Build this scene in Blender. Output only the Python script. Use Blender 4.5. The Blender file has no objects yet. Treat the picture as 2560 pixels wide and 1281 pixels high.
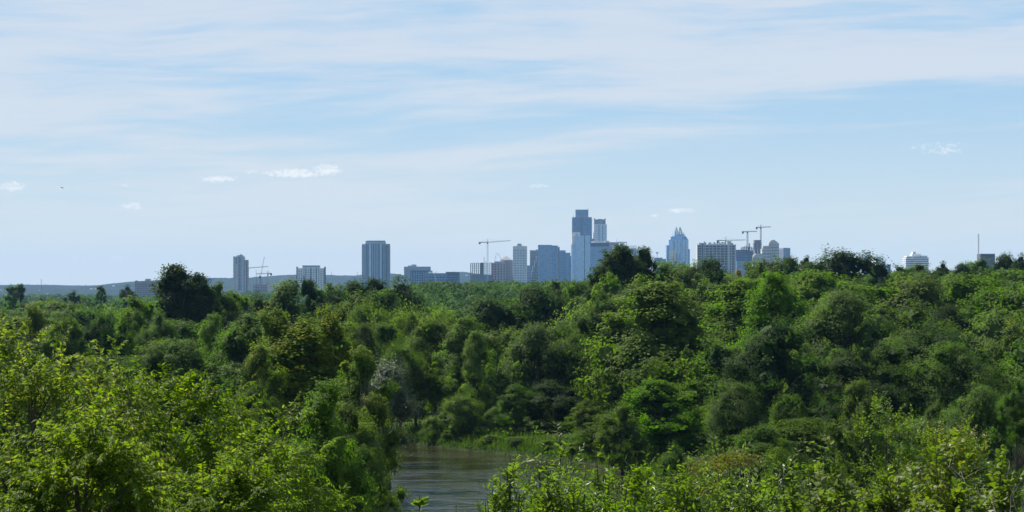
import bpy, math, random
import numpy as np
from mathutils import Matrix, Vector

# ------------------------------------------------------------------ camera, sky, sun, exposure
SC = bpy.context.scene
COL = SC.collection
F = 5500.0            # focal length in photograph pixels
CX, HY = 1280.0, 735.0
CAMZ = 20.0
cam_d = bpy.data.cameras.new('camera'); cam = bpy.data.objects.new('camera', cam_d); COL.objects.link(cam)
cam_d.sensor_width = 36.0; cam_d.lens = 36.0*F/2560.0
cam_d.shift_y = (HY-640.5)/2560.0
cam_d.clip_start = 0.5; cam_d.clip_end = 60000
cam.location = (0, 0, CAMZ); cam.rotation_euler = (math.radians(90), 0, 0)
SC.camera = cam

SUN_EL, SUN_AZ = math.radians(50), math.radians(-46)    # azimuth from +Y, negative = left of the view
sun_d = bpy.data.lights.new('sun', 'SUN'); sun_d.energy = 5.0; sun_d.angle = math.radians(0.53); sun_d.color = (1.0, 0.95, 0.86)
sun = bpy.data.objects.new('sun', sun_d); COL.objects.link(sun)
sdir = Vector((math.sin(SUN_AZ)*math.cos(SUN_EL), math.cos(SUN_AZ)*math.cos(SUN_EL), math.sin(SUN_EL)))
sun.rotation_euler = sdir.to_track_quat('Z', 'Y').to_euler()
sun.location = (-200, -40, 400)

SC.view_settings.view_transform = 'Standard'; SC.view_settings.look = 'None'
SC.view_settings.gamma = 1; SC.view_settings.use_curve_mapping = False
SC.view_settings.exposure = 0.9
SC.cycles.max_bounces = 6; SC.cycles.diffuse_bounces = 1; SC.cycles.glossy_bounces = 2
SC.cycles.transmission_bounces = 4; SC.cycles.volume_bounces = 1; SC.cycles.transparent_max_bounces = 4
SC.cycles.use_denoising = True; SC.cycles.use_adaptive_sampling = False
SC.cycles.sample_clamp_indirect = 4.0

W = bpy.data.worlds.new("World"); SC.world = W; W.use_nodes = True
nt = W.node_tree; nt.nodes.clear()

class NG:
    """tiny helper for node graphs made of math nodes"""
    def __init__(s, tree): s.t = tree
    def n(s, typ, **kw):
        nd = s.t.nodes.new(typ)
        for k, v in kw.items(): setattr(nd, k, v)
        return nd
    def put(s, sock, v):
        if isinstance(v, bpy.types.NodeSocket): s.t.links.new(v, sock)
        elif isinstance(v, (tuple, list)) and len(v) == 3 and sock.type == 'RGBA': sock.default_value = (*v, 1)
        else: sock.default_value = v
    def m(s, op, a, b=None, c=None, clamp=False):
        nd = s.n('ShaderNodeMath', operation=op, use_clamp=clamp)
        s.put(nd.inputs[0], a)
        if b is not None: s.put(nd.inputs[1], b)
        if c is not None: s.put(nd.inputs[2], c)
        return nd.outputs[0]
    def mapr(s, v, a, b, c=0.0, d=1.0, smooth=True):
        nd = s.n('ShaderNodeMapRange', interpolation_type='SMOOTHSTEP' if smooth else 'LINEAR')
        s.put(nd.inputs['Value'], v); s.put(nd.inputs['From Min'], a); s.put(nd.inputs['From Max'], b)
        s.put(nd.inputs['To Min'], c); s.put(nd.inputs['To Max'], d)
        return nd.outputs['Result']
    def vec(s, x, y, z):
        nd = s.n('ShaderNodeCombineXYZ'); s.put(nd.inputs[0], x); s.put(nd.inputs[1], y); s.put(nd.inputs[2], z)
        return nd.outputs[0]
    def noise(s, v, scale=1.0, detail=3.0, rough=0.5, dist=0.0):
        nd = s.n('ShaderNodeTexNoise'); s.put(nd.inputs['Vector'], v)
        s.put(nd.inputs['Scale'], scale); s.put(nd.inputs['Detail'], detail); s.put(nd.inputs['Roughness'], rough); s.put(nd.inputs['Distortion'], dist)
        return nd.outputs['Fac']
    def mix(s, f, a, b, blend='MIX'):
        nd = s.n('ShaderNodeMix', data_type='RGBA', blend_type=blend)
        s.put(nd.inputs['Factor'], f); s.put(nd.inputs[6], a); s.put(nd.inputs[7], b)
        return nd.outputs[2]

def build_sky():
    g = NG(nt)
    sky = g.n('ShaderNodeTexSky', sky_type='NISHITA', sun_disc=False, sun_elevation=SUN_EL, sun_rotation=SUN_AZ,
              altitude=150, air_density=1.0, dust_density=0.0, ozone_density=4.0)
    tc = g.n('ShaderNodeTexCoord'); sep = g.n('ShaderNodeSeparateXYZ'); nt.links.new(tc.outputs['Generated'], sep.inputs[0])
    x, y, z = sep.outputs
    az = g.m('ARCTAN2', x, y)                    # 0 straight ahead, + right
    el = g.m('ARCSINE', z)
    # cirrus: long soft streaks, lying nearly level, rising a little to the right
    elt = g.m('SUBTRACT', el, g.m('MULTIPLY', az, 0.035))
    wob = g.noise(g.vec(g.m('MULTIPLY', az, 4.0), g.m('MULTIPLY', elt, 16.0), 3.7), 1.0, 3, 0.5)
    elw = g.m('ADD', elt, g.m('MULTIPLY', g.m('SUBTRACT', wob, 0.5), 0.028))
    big = g.noise(g.vec(g.m('MULTIPLY', az, 5.0), g.m('MULTIPLY', elw, 55.0), 11.3), 1.0, 4, 0.52)
    fine = g.noise(g.vec(g.m('MULTIPLY', az, 14.0), g.m('MULTIPLY', elw, 160.0), 5.1), 1.0, 5, 0.6)
    cur = g.n('ShaderNodeFloatCurve'); c = cur.mapping.curves[0]
    # x = elevation*5 ; y = cloud cover
    pts = [(0.0, .72), (0.10, .62), (0.17, .40), (0.215, .50), (0.28, .58), (0.345, .40), (0.41, .46), (0.47, .78), (0.56, .84), (0.64, .74), (0.78, .55), (1.0, .35)]
    while len(c.points) < len(pts): c.points.new(0.5, 0.5)
    for p, q in zip(c.points, pts): p.location = q
    cur.mapping.update()
    g.put(cur.inputs['Value'], g.m('MULTIPLY', elw, 5.0, clamp=True))
    base = cur.outputs[0]
    # the right side is clearer below the main sheet
    clear = g.m('MULTIPLY', g.mapr(az, -0.05, 0.16), g.mapr(elw, 0.095, 0.075))
    base = g.m('MULTIPLY', base, g.m('SUBTRACT', 1.0, g.m('MULTIPLY', clear, 0.62)))
    cov = g.m('ADD', base, g.m('MULTIPLY', g.m('SUBTRACT', big, 0.5), 2.3))
    cov = g.m('ADD', cov, g.m('MULTIPLY', g.m('SUBTRACT', fine, 0.5), 1.4))
    cir = g.m('MULTIPLY', g.mapr(cov, 0.12, 1.0), 0.92)
    # a thin bright veil all round the horizon, then the cirrus
    low = g.mix(g.mapr(el, 0.0, 0.11), (8.1, 8.95, 9.1), (4.4, 6.9, 9.4))
    basecol = g.mix(g.mapr(el, 0.1, 1.1, 0.85, 0.0), sky.outputs[0], low)
    circ = g.mix(g.mapr(el, 0.0, 0.14), (8.1, 8.75, 9.05), (7.2, 8.0, 9.1))
    col = g.mix(cir, basecol, circ)
    # small low cumulus: position (pixels), half width, half height, strength
    cum = [(30, 466, 34, 13, 1), (312, 464, 13, 4, .6), (328, 516, 28, 10, .9), (545, 448, 50, 10, .9), (632, 430, 24, 6, .6),
           (735, 434, 70, 12, .95), (815, 424, 34, 15, 1), (1345, 466, 27, 7, .9), (1637, 540, 14, 4, .75), (1703, 527, 34, 7, .95),
           (1535, 560, 9, 4, .5), (200, 643, 40, 9, .55), (300, 646, 32, 9, .6), (575, 633, 48, 8, .5), (2340, 372, 105, 18, .55)]
    ex = g.m('DIVIDE', x, y); ey = g.m('DIVIDE', z, y)
    ed = g.noise(g.vec(g.m('MULTIPLY', ex, 420.0), g.m('MULTIPLY', ey, 640.0), 0.0), 1.0, 5, 0.66)
    ed2 = g.noise(g.vec(g.m('MULTIPLY', ex, 110.0), g.m('MULTIPLY', ey, 190.0), 4.0), 1.0, 3, 0.6)
    tot = None
    for px, py, hw, hh, s in cum:
        u = g.m('MULTIPLY', g.m('SUBTRACT', ex, (px-CX)/F), F/hw)
        v = g.m('MULTIPLY', g.m('SUBTRACT', ey, (HY-py)/F), F/hh)
        r2 = g.m('ADD', g.m('MULTIPLY', u, u), g.m('MULTIPLY', v, v))
        k = g.m('MULTIPLY', g.m('SUBTRACT', 1.15, g.m('MULTIPLY', r2, 0.55), clamp=True), s)
        tot = k if tot is None else g.m('MAXIMUM', tot, k)
    dens = g.m('ADD', tot, g.m('ADD', g.m('MULTIPLY', g.m('SUBTRACT', ed, 0.5), 2.6), g.m('MULTIPLY', g.m('SUBTRACT', ed2, 0.5), 1.6)))
    cm = g.m('MULTIPLY', g.mapr(dens, 0.40, 1.38), g.m('MULTIPLY', g.m('GREATER_THAN', y, 0.0), 0.9))
    cm = g.m('MULTIPLY', cm, g.m('MINIMUM', g.m('MULTIPLY', tot, 1.6), 1.0))
    col = g.mix(cm, col, (10.3, 10.5, 10.6))
    bg = g.n('ShaderNodeBackground'); nt.links.new(col, bg.inputs[0]); bg.inputs[1].default_value = 0.05
    out = g.n('ShaderNodeOutputWorld'); nt.links.new(bg.outputs[0], out.inputs[0])
build_sky()

# ------------------------------------------------------------------ helpers
def X_of(px, Y): return (px-CX)/F*Y
def Z_of(py, Y): return CAMZ+(HY-py)/F*Y
def PX_of(X, Y): return CX+F*X/Y

def tag(o, label=None, cat=None, group=None, kind=None):
    if label: o['label'] = label
    if cat: o['category'] = cat
    if group: o['group'] = group
    if kind: o['kind'] = kind
    return o

def thing(name, label, cat, loc=(0, 0, 0), rz=0.0, group=None):
    o = bpy.data.objects.new(name, None); COL.objects.link(o)
    o.location = loc; o.rotation_euler = (0, 0, rz); o.empty_display_size = 0.5
    return tag(o, label, cat, group)

def mesh_np(name, V, Fc, mat, smooth=False, attr=None):
    """V (n,3); Fc (m,k) faces of one size or list of such arrays"""
    me = bpy.data.meshes.new(name)
    if not isinstance(Fc, list): Fc = [Fc]
    Fc = [np.asarray(f, np.int32) for f in Fc if len(f)]
    nl = sum(f.size for f in Fc); nf = sum(len(f) for f in Fc)
    me.vertices.add(len(V)); me.vertices.foreach_set('co', np.asarray(V, np.float32).ravel())
    me.loops.add(nl); me.loops.foreach_set('vertex_index', np.concatenate([f.ravel() for f in Fc]))
    me.polygons.add(nf)
    tot = np.concatenate([np.full(len(f), f.shape[1], np.int32) for f in Fc])
    st = np.concatenate([[0], np.cumsum(tot)[:-1]]).astype(np.int32)
    me.polygons.foreach_set('loop_start', st)
    me.polygons.foreach_set('use_smooth', np.full(nf, bool(smooth)))
    if attr is not None:
        a = me.attributes.new('tint', 'FLOAT', 'FACE'); a.data.foreach_set('value', np.asarray(attr, np.float32))
    me.update(calc_edges=True); me.validate()
    if mat: me.materials.append(mat)
    return me

def link(name, me, parent=None, kind=None):
    o = bpy.data.objects.new(name, me); COL.objects.link(o)
    if parent: o.parent = parent
    if kind: o['kind'] = kind
    return o

class MB:
    def __init__(s): s.v = []; s.q = []; s.t = []
    def quad_box(s, P):
        b = len(s.v); s.v += P
        for f in ((0, 3, 2, 1), (4, 5, 6, 7), (0, 1, 5, 4), (1, 2, 6, 5), (2, 3, 7, 6), (3, 0, 4, 7)): s.q.append(tuple(b+i for i in f))
    def box(s, x0, x1, y0, y1, z0, z1):
        s.quad_box([(x0, y0, z0), (x1, y0, z0), (x1, y1, z0), (x0, y1, z0), (x0, y0, z1), (x1, y0, z1), (x1, y1, z1), (x0, y1, z1)])
    def bar(s, p, q, r, r2=None):
        p = Vector(p); q = Vector(q); d = (q-p).normalized()
        a = d.cross(Vector((0, 0, 1)) if abs(d.z) < 0.9 else Vector((1, 0, 0))).normalized(); b = d.cross(a)
        r2 = r if r2 is None else r2
        P = [p+a*r+b*r, p-a*r+b*r, p-a*r-b*r, p+a*r-b*r, q+a*r2+b*r2, q-a*r2+b*r2, q-a*r2-b*r2, q+a*r2-b*r2]
        s.quad_box([tuple(v) for v in P])
    def prism(s, poly, z0, z1, poly2=None):
        poly2 = poly2 or poly
        n = len(poly); b = len(s.v)
        s.v += [(x, y, z0) for x, y in poly]+[(x, y, z1) for x, y in poly2]
        for i in range(n): j = (i+1) % n; s.q.append((b+i, b+j, b+n+j, b+n+i))
        c = len(s.v); s.v.append((sum(p[0] for p in poly2)/n, sum(p[1] for p in poly2)/n, z1))
        for i in range(n): s.t.append((b+n+i, b+n+(i+1) % n, c))
    def pyramid(s, x0, x1, y0, y1, z0, z1):
        b = len(s.v); s.v += [(x0, y0, z0), (x1, y0, z0), (x1, y1, z0), (x0, y1, z0), ((x0+x1)/2, (y0+y1)/2, z1)]
        for i in range(4): s.t.append((b+i, b+(i+1) % 4, b+4))
        s.q.append((b, b+3, b+2, b+1))
    def mesh(s, name, mat):
        return mesh_np(name, np.array(s.v, np.float32).reshape(-1, 3), [np.array(s.q, np.int32).reshape(-1, 4), np.array(s.t, np.int32).reshape(-1, 3)], mat)
    def build(s, name, mat, parent=None, kind=None):
        return link(name, s.mesh(name, mat), parent, kind)

# ------------------------------------------------------------------ materials
def new_mat(name):
    m = bpy.data.materials.new(name); m.use_nodes = True; m.node_tree.nodes.clear()
    return m, NG(m.node_tree)

def leaf_mat(name, c0, c1, c2=None, c2_from=0.8, trans=0.46, tcol=(1.35, 1.75, 0.32), rough=0.6, spec=0.07, objvar=0.17):
    """c0..c1 by each leaf's own tint; c2 for the young or turning leaves (tint above c2_from)"""
    m, g = new_mat(name)
    at = g.n('ShaderNodeAttribute', attribute_name='tint')
    t = at.outputs['Fac']
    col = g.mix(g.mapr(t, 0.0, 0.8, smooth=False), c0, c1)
    if c2: col = g.mix(g.mapr(t, c2_from, c2_from+0.12), col, c2)
    oi = g.n('ShaderNodeObjectInfo')
    hs = g.n('ShaderNodeHueSaturation')
    g.put(hs.inputs['Hue'], g.mapr(oi.outputs['Random'], 0, 1, 0.5-0.016*objvar/0.25, 0.5+0.022*objvar/0.25, smooth=False))
    g.put(hs.inputs['Value'], g.mapr(g.m('FRACT', g.m('MULTIPLY', oi.outputs['Random'], 7.31)), 0, 1, 1.13-objvar, 1.13+objvar, smooth=False))
    g.put(hs.inputs['Saturation'], g.mapr(g.m('FRACT', g.m('MULTIPLY', oi.outputs['Random'], 13.7)), 0, 1, 0.88, 1.08, smooth=False))
    g.put(hs.inputs['Color'], col); col = hs.outputs[0]
    p = g.n('ShaderNodeBsdfPrincipled'); g.put(p.inputs['Base Color'], col); p.inputs['Roughness'].default_value = rough
    p.inputs['Specular IOR Level'].default_value = spec
    tr = g.n('ShaderNodeBsdfTranslucent'); g.put(tr.inputs[0], g.mix(1.0, col, tcol, 'MULTIPLY'))
    mx = g.n('ShaderNodeMixShader'); mx.inputs[0].default_value = trans
    m.node_tree.links.new(p.outputs[0], mx.inputs[1]); m.node_tree.links.new(tr.outputs[0], mx.inputs[2])
    o = g.n('ShaderNodeOutputMaterial'); m.node_tree.links.new(mx.outputs[0], o.inputs[0])
    return m

def plain_mat(name, c, rough=0.8, spec=0.3, var=0.12, scale=0.2, metal=0.0):
    m, g = new_mat(name)
    tc = g.n('ShaderNodeTexCoord')
    nz = g.noise(tc.outputs['Object'], scale, 4, 0.6)
    col = g.mix(g.mapr(nz, 0.3, 0.7), tuple(v*(1-var) for v in c), tuple(v*(1+var) for v in c))
    p = g.n('ShaderNodeBsdfPrincipled'); g.put(p.inputs['Base Color'], col); p.inputs['Roughness'].default_value = rough
    p.inputs['Specular IOR Level'].default_value = spec; p.inputs['Metallic'].default_value = metal
    o = g.n('ShaderNodeOutputMaterial'); m.node_tree.links.new(p.outputs[0], o.inputs[0])
    return m

LM = {
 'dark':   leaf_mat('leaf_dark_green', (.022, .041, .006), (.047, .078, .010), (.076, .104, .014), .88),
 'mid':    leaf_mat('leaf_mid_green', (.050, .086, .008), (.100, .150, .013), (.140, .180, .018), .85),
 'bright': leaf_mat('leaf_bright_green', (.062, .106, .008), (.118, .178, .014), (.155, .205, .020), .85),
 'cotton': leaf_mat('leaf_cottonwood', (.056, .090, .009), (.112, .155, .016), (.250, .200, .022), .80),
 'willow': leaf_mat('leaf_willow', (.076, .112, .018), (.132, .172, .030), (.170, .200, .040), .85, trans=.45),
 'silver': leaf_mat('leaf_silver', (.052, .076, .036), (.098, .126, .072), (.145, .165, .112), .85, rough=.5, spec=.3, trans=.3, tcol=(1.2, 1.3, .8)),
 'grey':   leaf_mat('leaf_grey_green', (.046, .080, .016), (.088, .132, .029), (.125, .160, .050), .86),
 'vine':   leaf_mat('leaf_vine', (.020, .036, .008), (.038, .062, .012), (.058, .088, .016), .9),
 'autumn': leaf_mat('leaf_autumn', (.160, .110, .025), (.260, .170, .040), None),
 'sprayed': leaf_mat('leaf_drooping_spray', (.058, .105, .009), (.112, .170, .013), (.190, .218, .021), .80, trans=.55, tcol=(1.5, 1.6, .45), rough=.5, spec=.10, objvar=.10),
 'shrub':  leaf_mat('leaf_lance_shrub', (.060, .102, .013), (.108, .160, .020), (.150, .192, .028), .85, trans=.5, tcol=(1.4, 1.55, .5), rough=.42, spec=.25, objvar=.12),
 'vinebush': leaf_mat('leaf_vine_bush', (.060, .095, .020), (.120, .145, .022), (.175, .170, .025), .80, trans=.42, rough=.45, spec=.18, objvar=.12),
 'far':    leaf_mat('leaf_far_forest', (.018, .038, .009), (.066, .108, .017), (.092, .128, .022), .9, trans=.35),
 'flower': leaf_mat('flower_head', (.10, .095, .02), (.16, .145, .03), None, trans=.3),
}
BARK = plain_mat('bark', (.075, .062, .048), .9, .2, .35, 2.5)
BARK_PALE = plain_mat('bark_pale', (.22, .19, .155), .85, .2, .3, 2.5)
# ------------------------------------------------------------------ terrain
FARB = [(150, 44), (70, 92), (34, 136), (23, 172), (19, 200), (17, 225), (13.5, 246), (9.5, 258), (5.8, 264), (0, 273), (-6.7, 283), (-12.4, 293), (-17, 300), (-60, 335), (-150, 372), (-260, 400)]
NEARB = [(-260, 350), (-150, 325), (-60, 292), (-24, 268), (-14, 240), (-12, 205), (-9, 176), (-3, 146), (6, 118), (30, 72), (110, 20)]
RIV = np.array(FARB+NEARB, float)
def river_sd(X, Y):
    """signed distance to the river polygon, negative in the water"""
    X = np.asarray(X, float); Y = np.asarray(Y, float)
    d = np.full(X.shape, 1e9); inside = np.zeros(X.shape, bool)
    n = len(RIV)
    for i in range(n):
        ax, ay = RIV[i]; bx, by = RIV[(i+1) % n]
        ex, ey = bx-ax, by-ay; wx, wy = X-ax, Y-ay
        t = np.clip((wx*ex+wy*ey)/(ex*ex+ey*ey), 0, 1)
        d = np.minimum(d, np.hypot(wx-t*ex, wy-t*ey))
        c = ((ay <= Y) & (by > Y)) | ((by <= Y) & (ay > Y))
        with np.errstate(divide='ignore', invalid='ignore'):
            xi = ax+(Y-ay)/(ey if ey else 1e-9)*ex
        inside ^= (c & (X < xi))
    return np.where(inside, -d, d)

def sst(a, b, x):
    t = np.clip((np.asarray(x, float)-a)/(b-a), 0, 1); return t*t*(3-2*t)

HILLP = ([-3000, -800, 0, 150, 300, 345, 500, 600, 700, 800, 900, 980, 1050, 1160, 1230, 1500, 2000, 2600, 3400, 6000],
         [717, 715, 714, 717, 717, 714, 699, 698, 694, 690, 693, 687, 692, 685, 692, 696, 692, 696, 692, 696])
def ground(X, Y):
    X = np.asarray(X, float); Y = np.asarray(Y, float)
    Ys = np.maximum(Y, 1.0)
    px = np.where(Y > 20, CX+F*X/np.maximum(Ys, 20), CX)
    base = np.interp(Y, [-60, 0, 12, 30, 50, 75, 100, 130, 170, 200], [18.3, 18.3, 18.2, 15.2, 12.2, 8.6, 5.6, 3.2, 1.8, 1.6])
    right = np.interp(Y, [0, 180, 260, 350, 430, 520, 650, 850, 1400, 2400, 20000], [0, 0, .3, 2, 4.5, 8, 12, 14, 12, 5, 5])*sst(1330, 1620, px)
    mid = np.interp(Y, [0, 700, 1100, 1500, 1900, 2800, 20000], [0, 0, 11, 16, 17, 13, 2])*sst(930, 1060, px)*(1-sst(1400, 1600, px))
    g = base+right+mid+np.interp(Y, [0, 1800, 3600, 20000], [0, 0, 9, 9])
    g = g+0.5*np.sin(X*.031+1.3)*np.sin(Y*.027)*sst(60, 200, Y)
    sd = river_sd(X, Y)
    g = np.where(sd < 12, np.minimum(g, 0.55+np.maximum(sd, 0)*0.28+0*g), g)
    g = np.where(sd < 0, np.maximum(-1.5, 0.45+sd*0.9), g)
    hp = np.interp(CX+F*X/11000.0, *HILLP)
    hz = CAMZ+(HY-hp)/F*11000.0
    hz = hz*(1-sst(11200, 13200, Y)*.45)
    g = g+(hz-g)*sst(6800, 11000, Y)
    return g
def gz(X, Y): return float(ground(np.array([X]), np.array([Y]))[0])

def grid_mesh(name, xs, ys, mat, zfun):
    Xg, Yg = np.meshgrid(xs, ys); Z = zfun(Xg, Yg)
    V = np.stack([Xg, Yg, Z], -1).reshape(-1, 3)
    n = len(xs); i = np.arange(len(ys)-1)[:, None]*n+np.arange(n-1)[None, :]
    i = i.ravel(); Q = np.stack([i, i+1, i+n+1, i+n], 1)
    return mesh_np(name, V, Q, mat, smooth=True)

def ground_mat():
    m, g = new_mat('forest_floor')
    tc = g.n('ShaderNodeTexCoord')
    a = g.noise(tc.outputs['Object'], 0.05, 5, .6); b = g.noise(tc.outputs['Object'], 1.3, 4, .6)
    col = g.mix(g.mapr(a, .35, .65), (.014, .026, .007), (.028, .042, .012))
    col = g.mix(g.mapr(b, .5, .75), col, (.040, .034, .020))
    p = g.n('ShaderNodeBsdfPrincipled'); g.put(p.inputs['Base Color'], col); p.inputs['Roughness'].default_value = .95; p.inputs['Specular IOR Level'].default_value = .05
    bp = g.n('ShaderNodeBump'); bp.inputs['Strength'].default_value = .6; g.put(bp.inputs['Height'], b)
    m.node_tree.links.new(bp.outputs[0], p.inputs['Normal'])
    o = g.n('ShaderNodeOutputMaterial'); m.node_tree.links.new(p.outputs[0], o.inputs[0])
    return m
def hill_mat():
    m, g = new_mat('wooded_hills')
    tc = g.n('ShaderNodeTexCoord')
    a = g.noise(tc.outputs['Object'], 0.004, 5, .6); b = g.noise(tc.outputs['Object'], .03, 3, .6)
    col = g.mix(g.mapr(a, .35, .65), (.012, .019, .013), (.026, .035, .021))
    col = g.mix(g.mapr(b, .5, .75), col, (.010, .014, .010))
    p = g.n('ShaderNodeBsdfPrincipled'); g.put(p.inputs['Base Color'], col); p.inputs['Roughness'].default_value = .95; p.inputs['Specular IOR Level'].default_value = .05
    o = g.n('ShaderNodeOutputMaterial'); m.node_tree.links.new(p.outputs[0], o.inputs[0])
    return m
def water_mat():
    m, g = new_mat('river_water')
    tc = g.n('ShaderNodeTexCoord'); mp = g.n('ShaderNodeMapping'); m.node_tree.links.new(tc.outputs['Object'], mp.inputs[0])
    mp.inputs['Scale'].default_value = (.55, 1.0, 1.0); mp.inputs['Rotation'].default_value = (0, 0, math.radians(12))
    a = g.noise(mp.outputs[0], 1.1, 4, .62, .6); b = g.noise(mp.outputs[0], .16, 3, .5, .5)
    silt = g.mix(g.mapr(b, .35, .65), (.018, .017, .007), (.027, .024, .009))
    p = g.n('ShaderNodeBsdfPrincipled'); g.put(p.inputs['Base Color'], silt); p.inputs['Roughness'].default_value = .05
    p.inputs['IOR'].default_value = 1.33
    # rippled patches and smooth patches of current
    h = g.m('MULTIPLY', a, g.mapr(b, .38, .62, .25, 1.0))
    bp = g.n('ShaderNodeBump'); bp.inputs['Strength'].default_value = .85; bp.inputs['Distance'].default_value = .30; g.put(bp.inputs['Height'], h)
    m.node_tree.links.new(bp.outputs[0], p.inputs['Normal'])
    o = g.n('ShaderNodeOutputMaterial'); m.node_tree.links.new(p.outputs[0], o.inputs[0])
    return m

rs = np.random.RandomState(3)
xs = np.concatenate([-np.geomspace(4800, 60, 46), np.arange(-56, 57, 2.0), np.geomspace(60, 4800, 46)])
ys = np.concatenate([np.arange(-50, 90, 5), np.arange(90, 330, 2.5), np.geomspace(330, 7000, 80)])
o = link('ground', grid_mesh('ground', xs, ys, ground_mat(), ground)); o['kind'] = 'structure'
xs = np.arange(-4800, 4801, 24.0); ys = np.concatenate([np.arange(7000, 9600, 120), np.arange(9600, 11300, 45), np.arange(11300, 13401, 300)])
def hillz(X, Y):
    j = rs.uniform(-1, 1, X.shape)
    return ground(X, Y)+np.where(Y > 7100, (np.abs(j)**1.5*7+3.0*np.sin(X*.011+Y*.003)*np.sin(X*.0043)), 0)
o = link('hills', grid_mesh('hills', xs, ys, hill_mat(), hillz)); o['kind'] = 'structure'
o = link('river', mesh_np('river', [(-300, 20, 0), (260, 20, 0), (260, 420, 0), (-300, 420, 0)], np.array([(0, 1, 2, 3)]), water_mat())); o['kind'] = 'structure'

# ------------------------------------------------------------------ haze: one closed box of pale air round everything
mh = bpy.data.materials.new('haze_air'); mh.use_nodes = True; mh.node_tree.nodes.clear()
gh = NG(mh.node_tree); pv = gh.n('ShaderNodeVolumePrincipled'); pv.inputs['Color'].default_value = (.28, .56, 1.0, 1); pv.inputs['Density'].default_value = 3.3e-5
pv.inputs['Anisotropy'].default_value = .0
oh = gh.n('ShaderNodeOutputMaterial'); mh.node_tree.links.new(pv.outputs[0], oh.inputs['Volume'])
b = MB(); b.box(-4900, 4900, -60, 13500, -2.6, 262); b.build('haze', mh, None, 'stuff')

# ------------------------------------------------------------------ trees
def unit(v): return v/np.maximum(np.linalg.norm(v, axis=-1, keepdims=True), 1e-9)

def leaf_quads(P, A, N, L, Wd, fold=0.18):
    """diamond leaves: centre P, long axis A, normal N, length L, width Wd"""
    B = unit(np.cross(N, A)); N = np.cross(A, B)
    L = L[:, None]; Wd = Wd[:, None]
    v0 = P-A*L*.5; v2 = P+A*L*.5
    v1 = P+B*Wd*.5-N*Wd*fold-A*L*.05; v3 = P-B*Wd*.5-N*Wd*fold-A*L*.05
    V = np.stack([v0, v1, v2, v3], 1).reshape(-1, 3)
    Q = np.arange(len(P)*4).reshape(-1, 4)
    T = np.concatenate([Q[:, [0, 1, 2]], Q[:, [0, 2, 3]]], 1).reshape(-1, 3)
    return V, T

PROF = {
 'round':  ([0, .1, .25, .45, .65, .82, .93, 1], [.45, .75, .95, 1, .92, .70, .42, .10]),
 'wide':   ([0, .1, .25, .45, .65, .82, .93, 1], [.30, .60, .85, 1, 1.0, .85, .58, .20]),
 'egg':    ([0, .1, .25, .45, .65, .82, .93, 1], [.50, .85, 1, .95, .76, .52, .30, .08]),
 'column': ([0, .1, .3, .5, .7, .85, .95, 1], [.55, .62, .68, .82, 1.0, 1.0, .72, .3]),
 'flame':  ([0, .1, .3, .5, .7, .85, .95, 1], [.6, .9, 1, .9, .68, .42, .2, .06]),
 'bush':   ([0, .1, .25, .45, .65, .82, .93, 1], [.92, 1, 1, .95, .82, .60, .36, .1]),
}
def crown_points(r, R, z0, z1, shape, nb, lobes):
    t = r.beta(1.25, 1.05, nb); az = (np.arange(nb)*2.39996+r.uniform(0, .7, nb))
    r.shuffle(t)
    ph = r.uniform(0, 6.28, 4)
    lob = 1+lobes*(.5*np.sin(2*az+ph[0]+3*t)+.35*np.sin(3*az+ph[1]-4*t)+.3*np.sin(5*az+ph[2]))
    rad = np.interp(t, *PROF[shape])*R*lob
    u = r.uniform(0, 1, nb)**.6
    P = np.stack([np.cos(az)*rad*u, np.sin(az)*rad*u, z0+(z1-z0)*t], 1)
    return P, t, u

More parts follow.
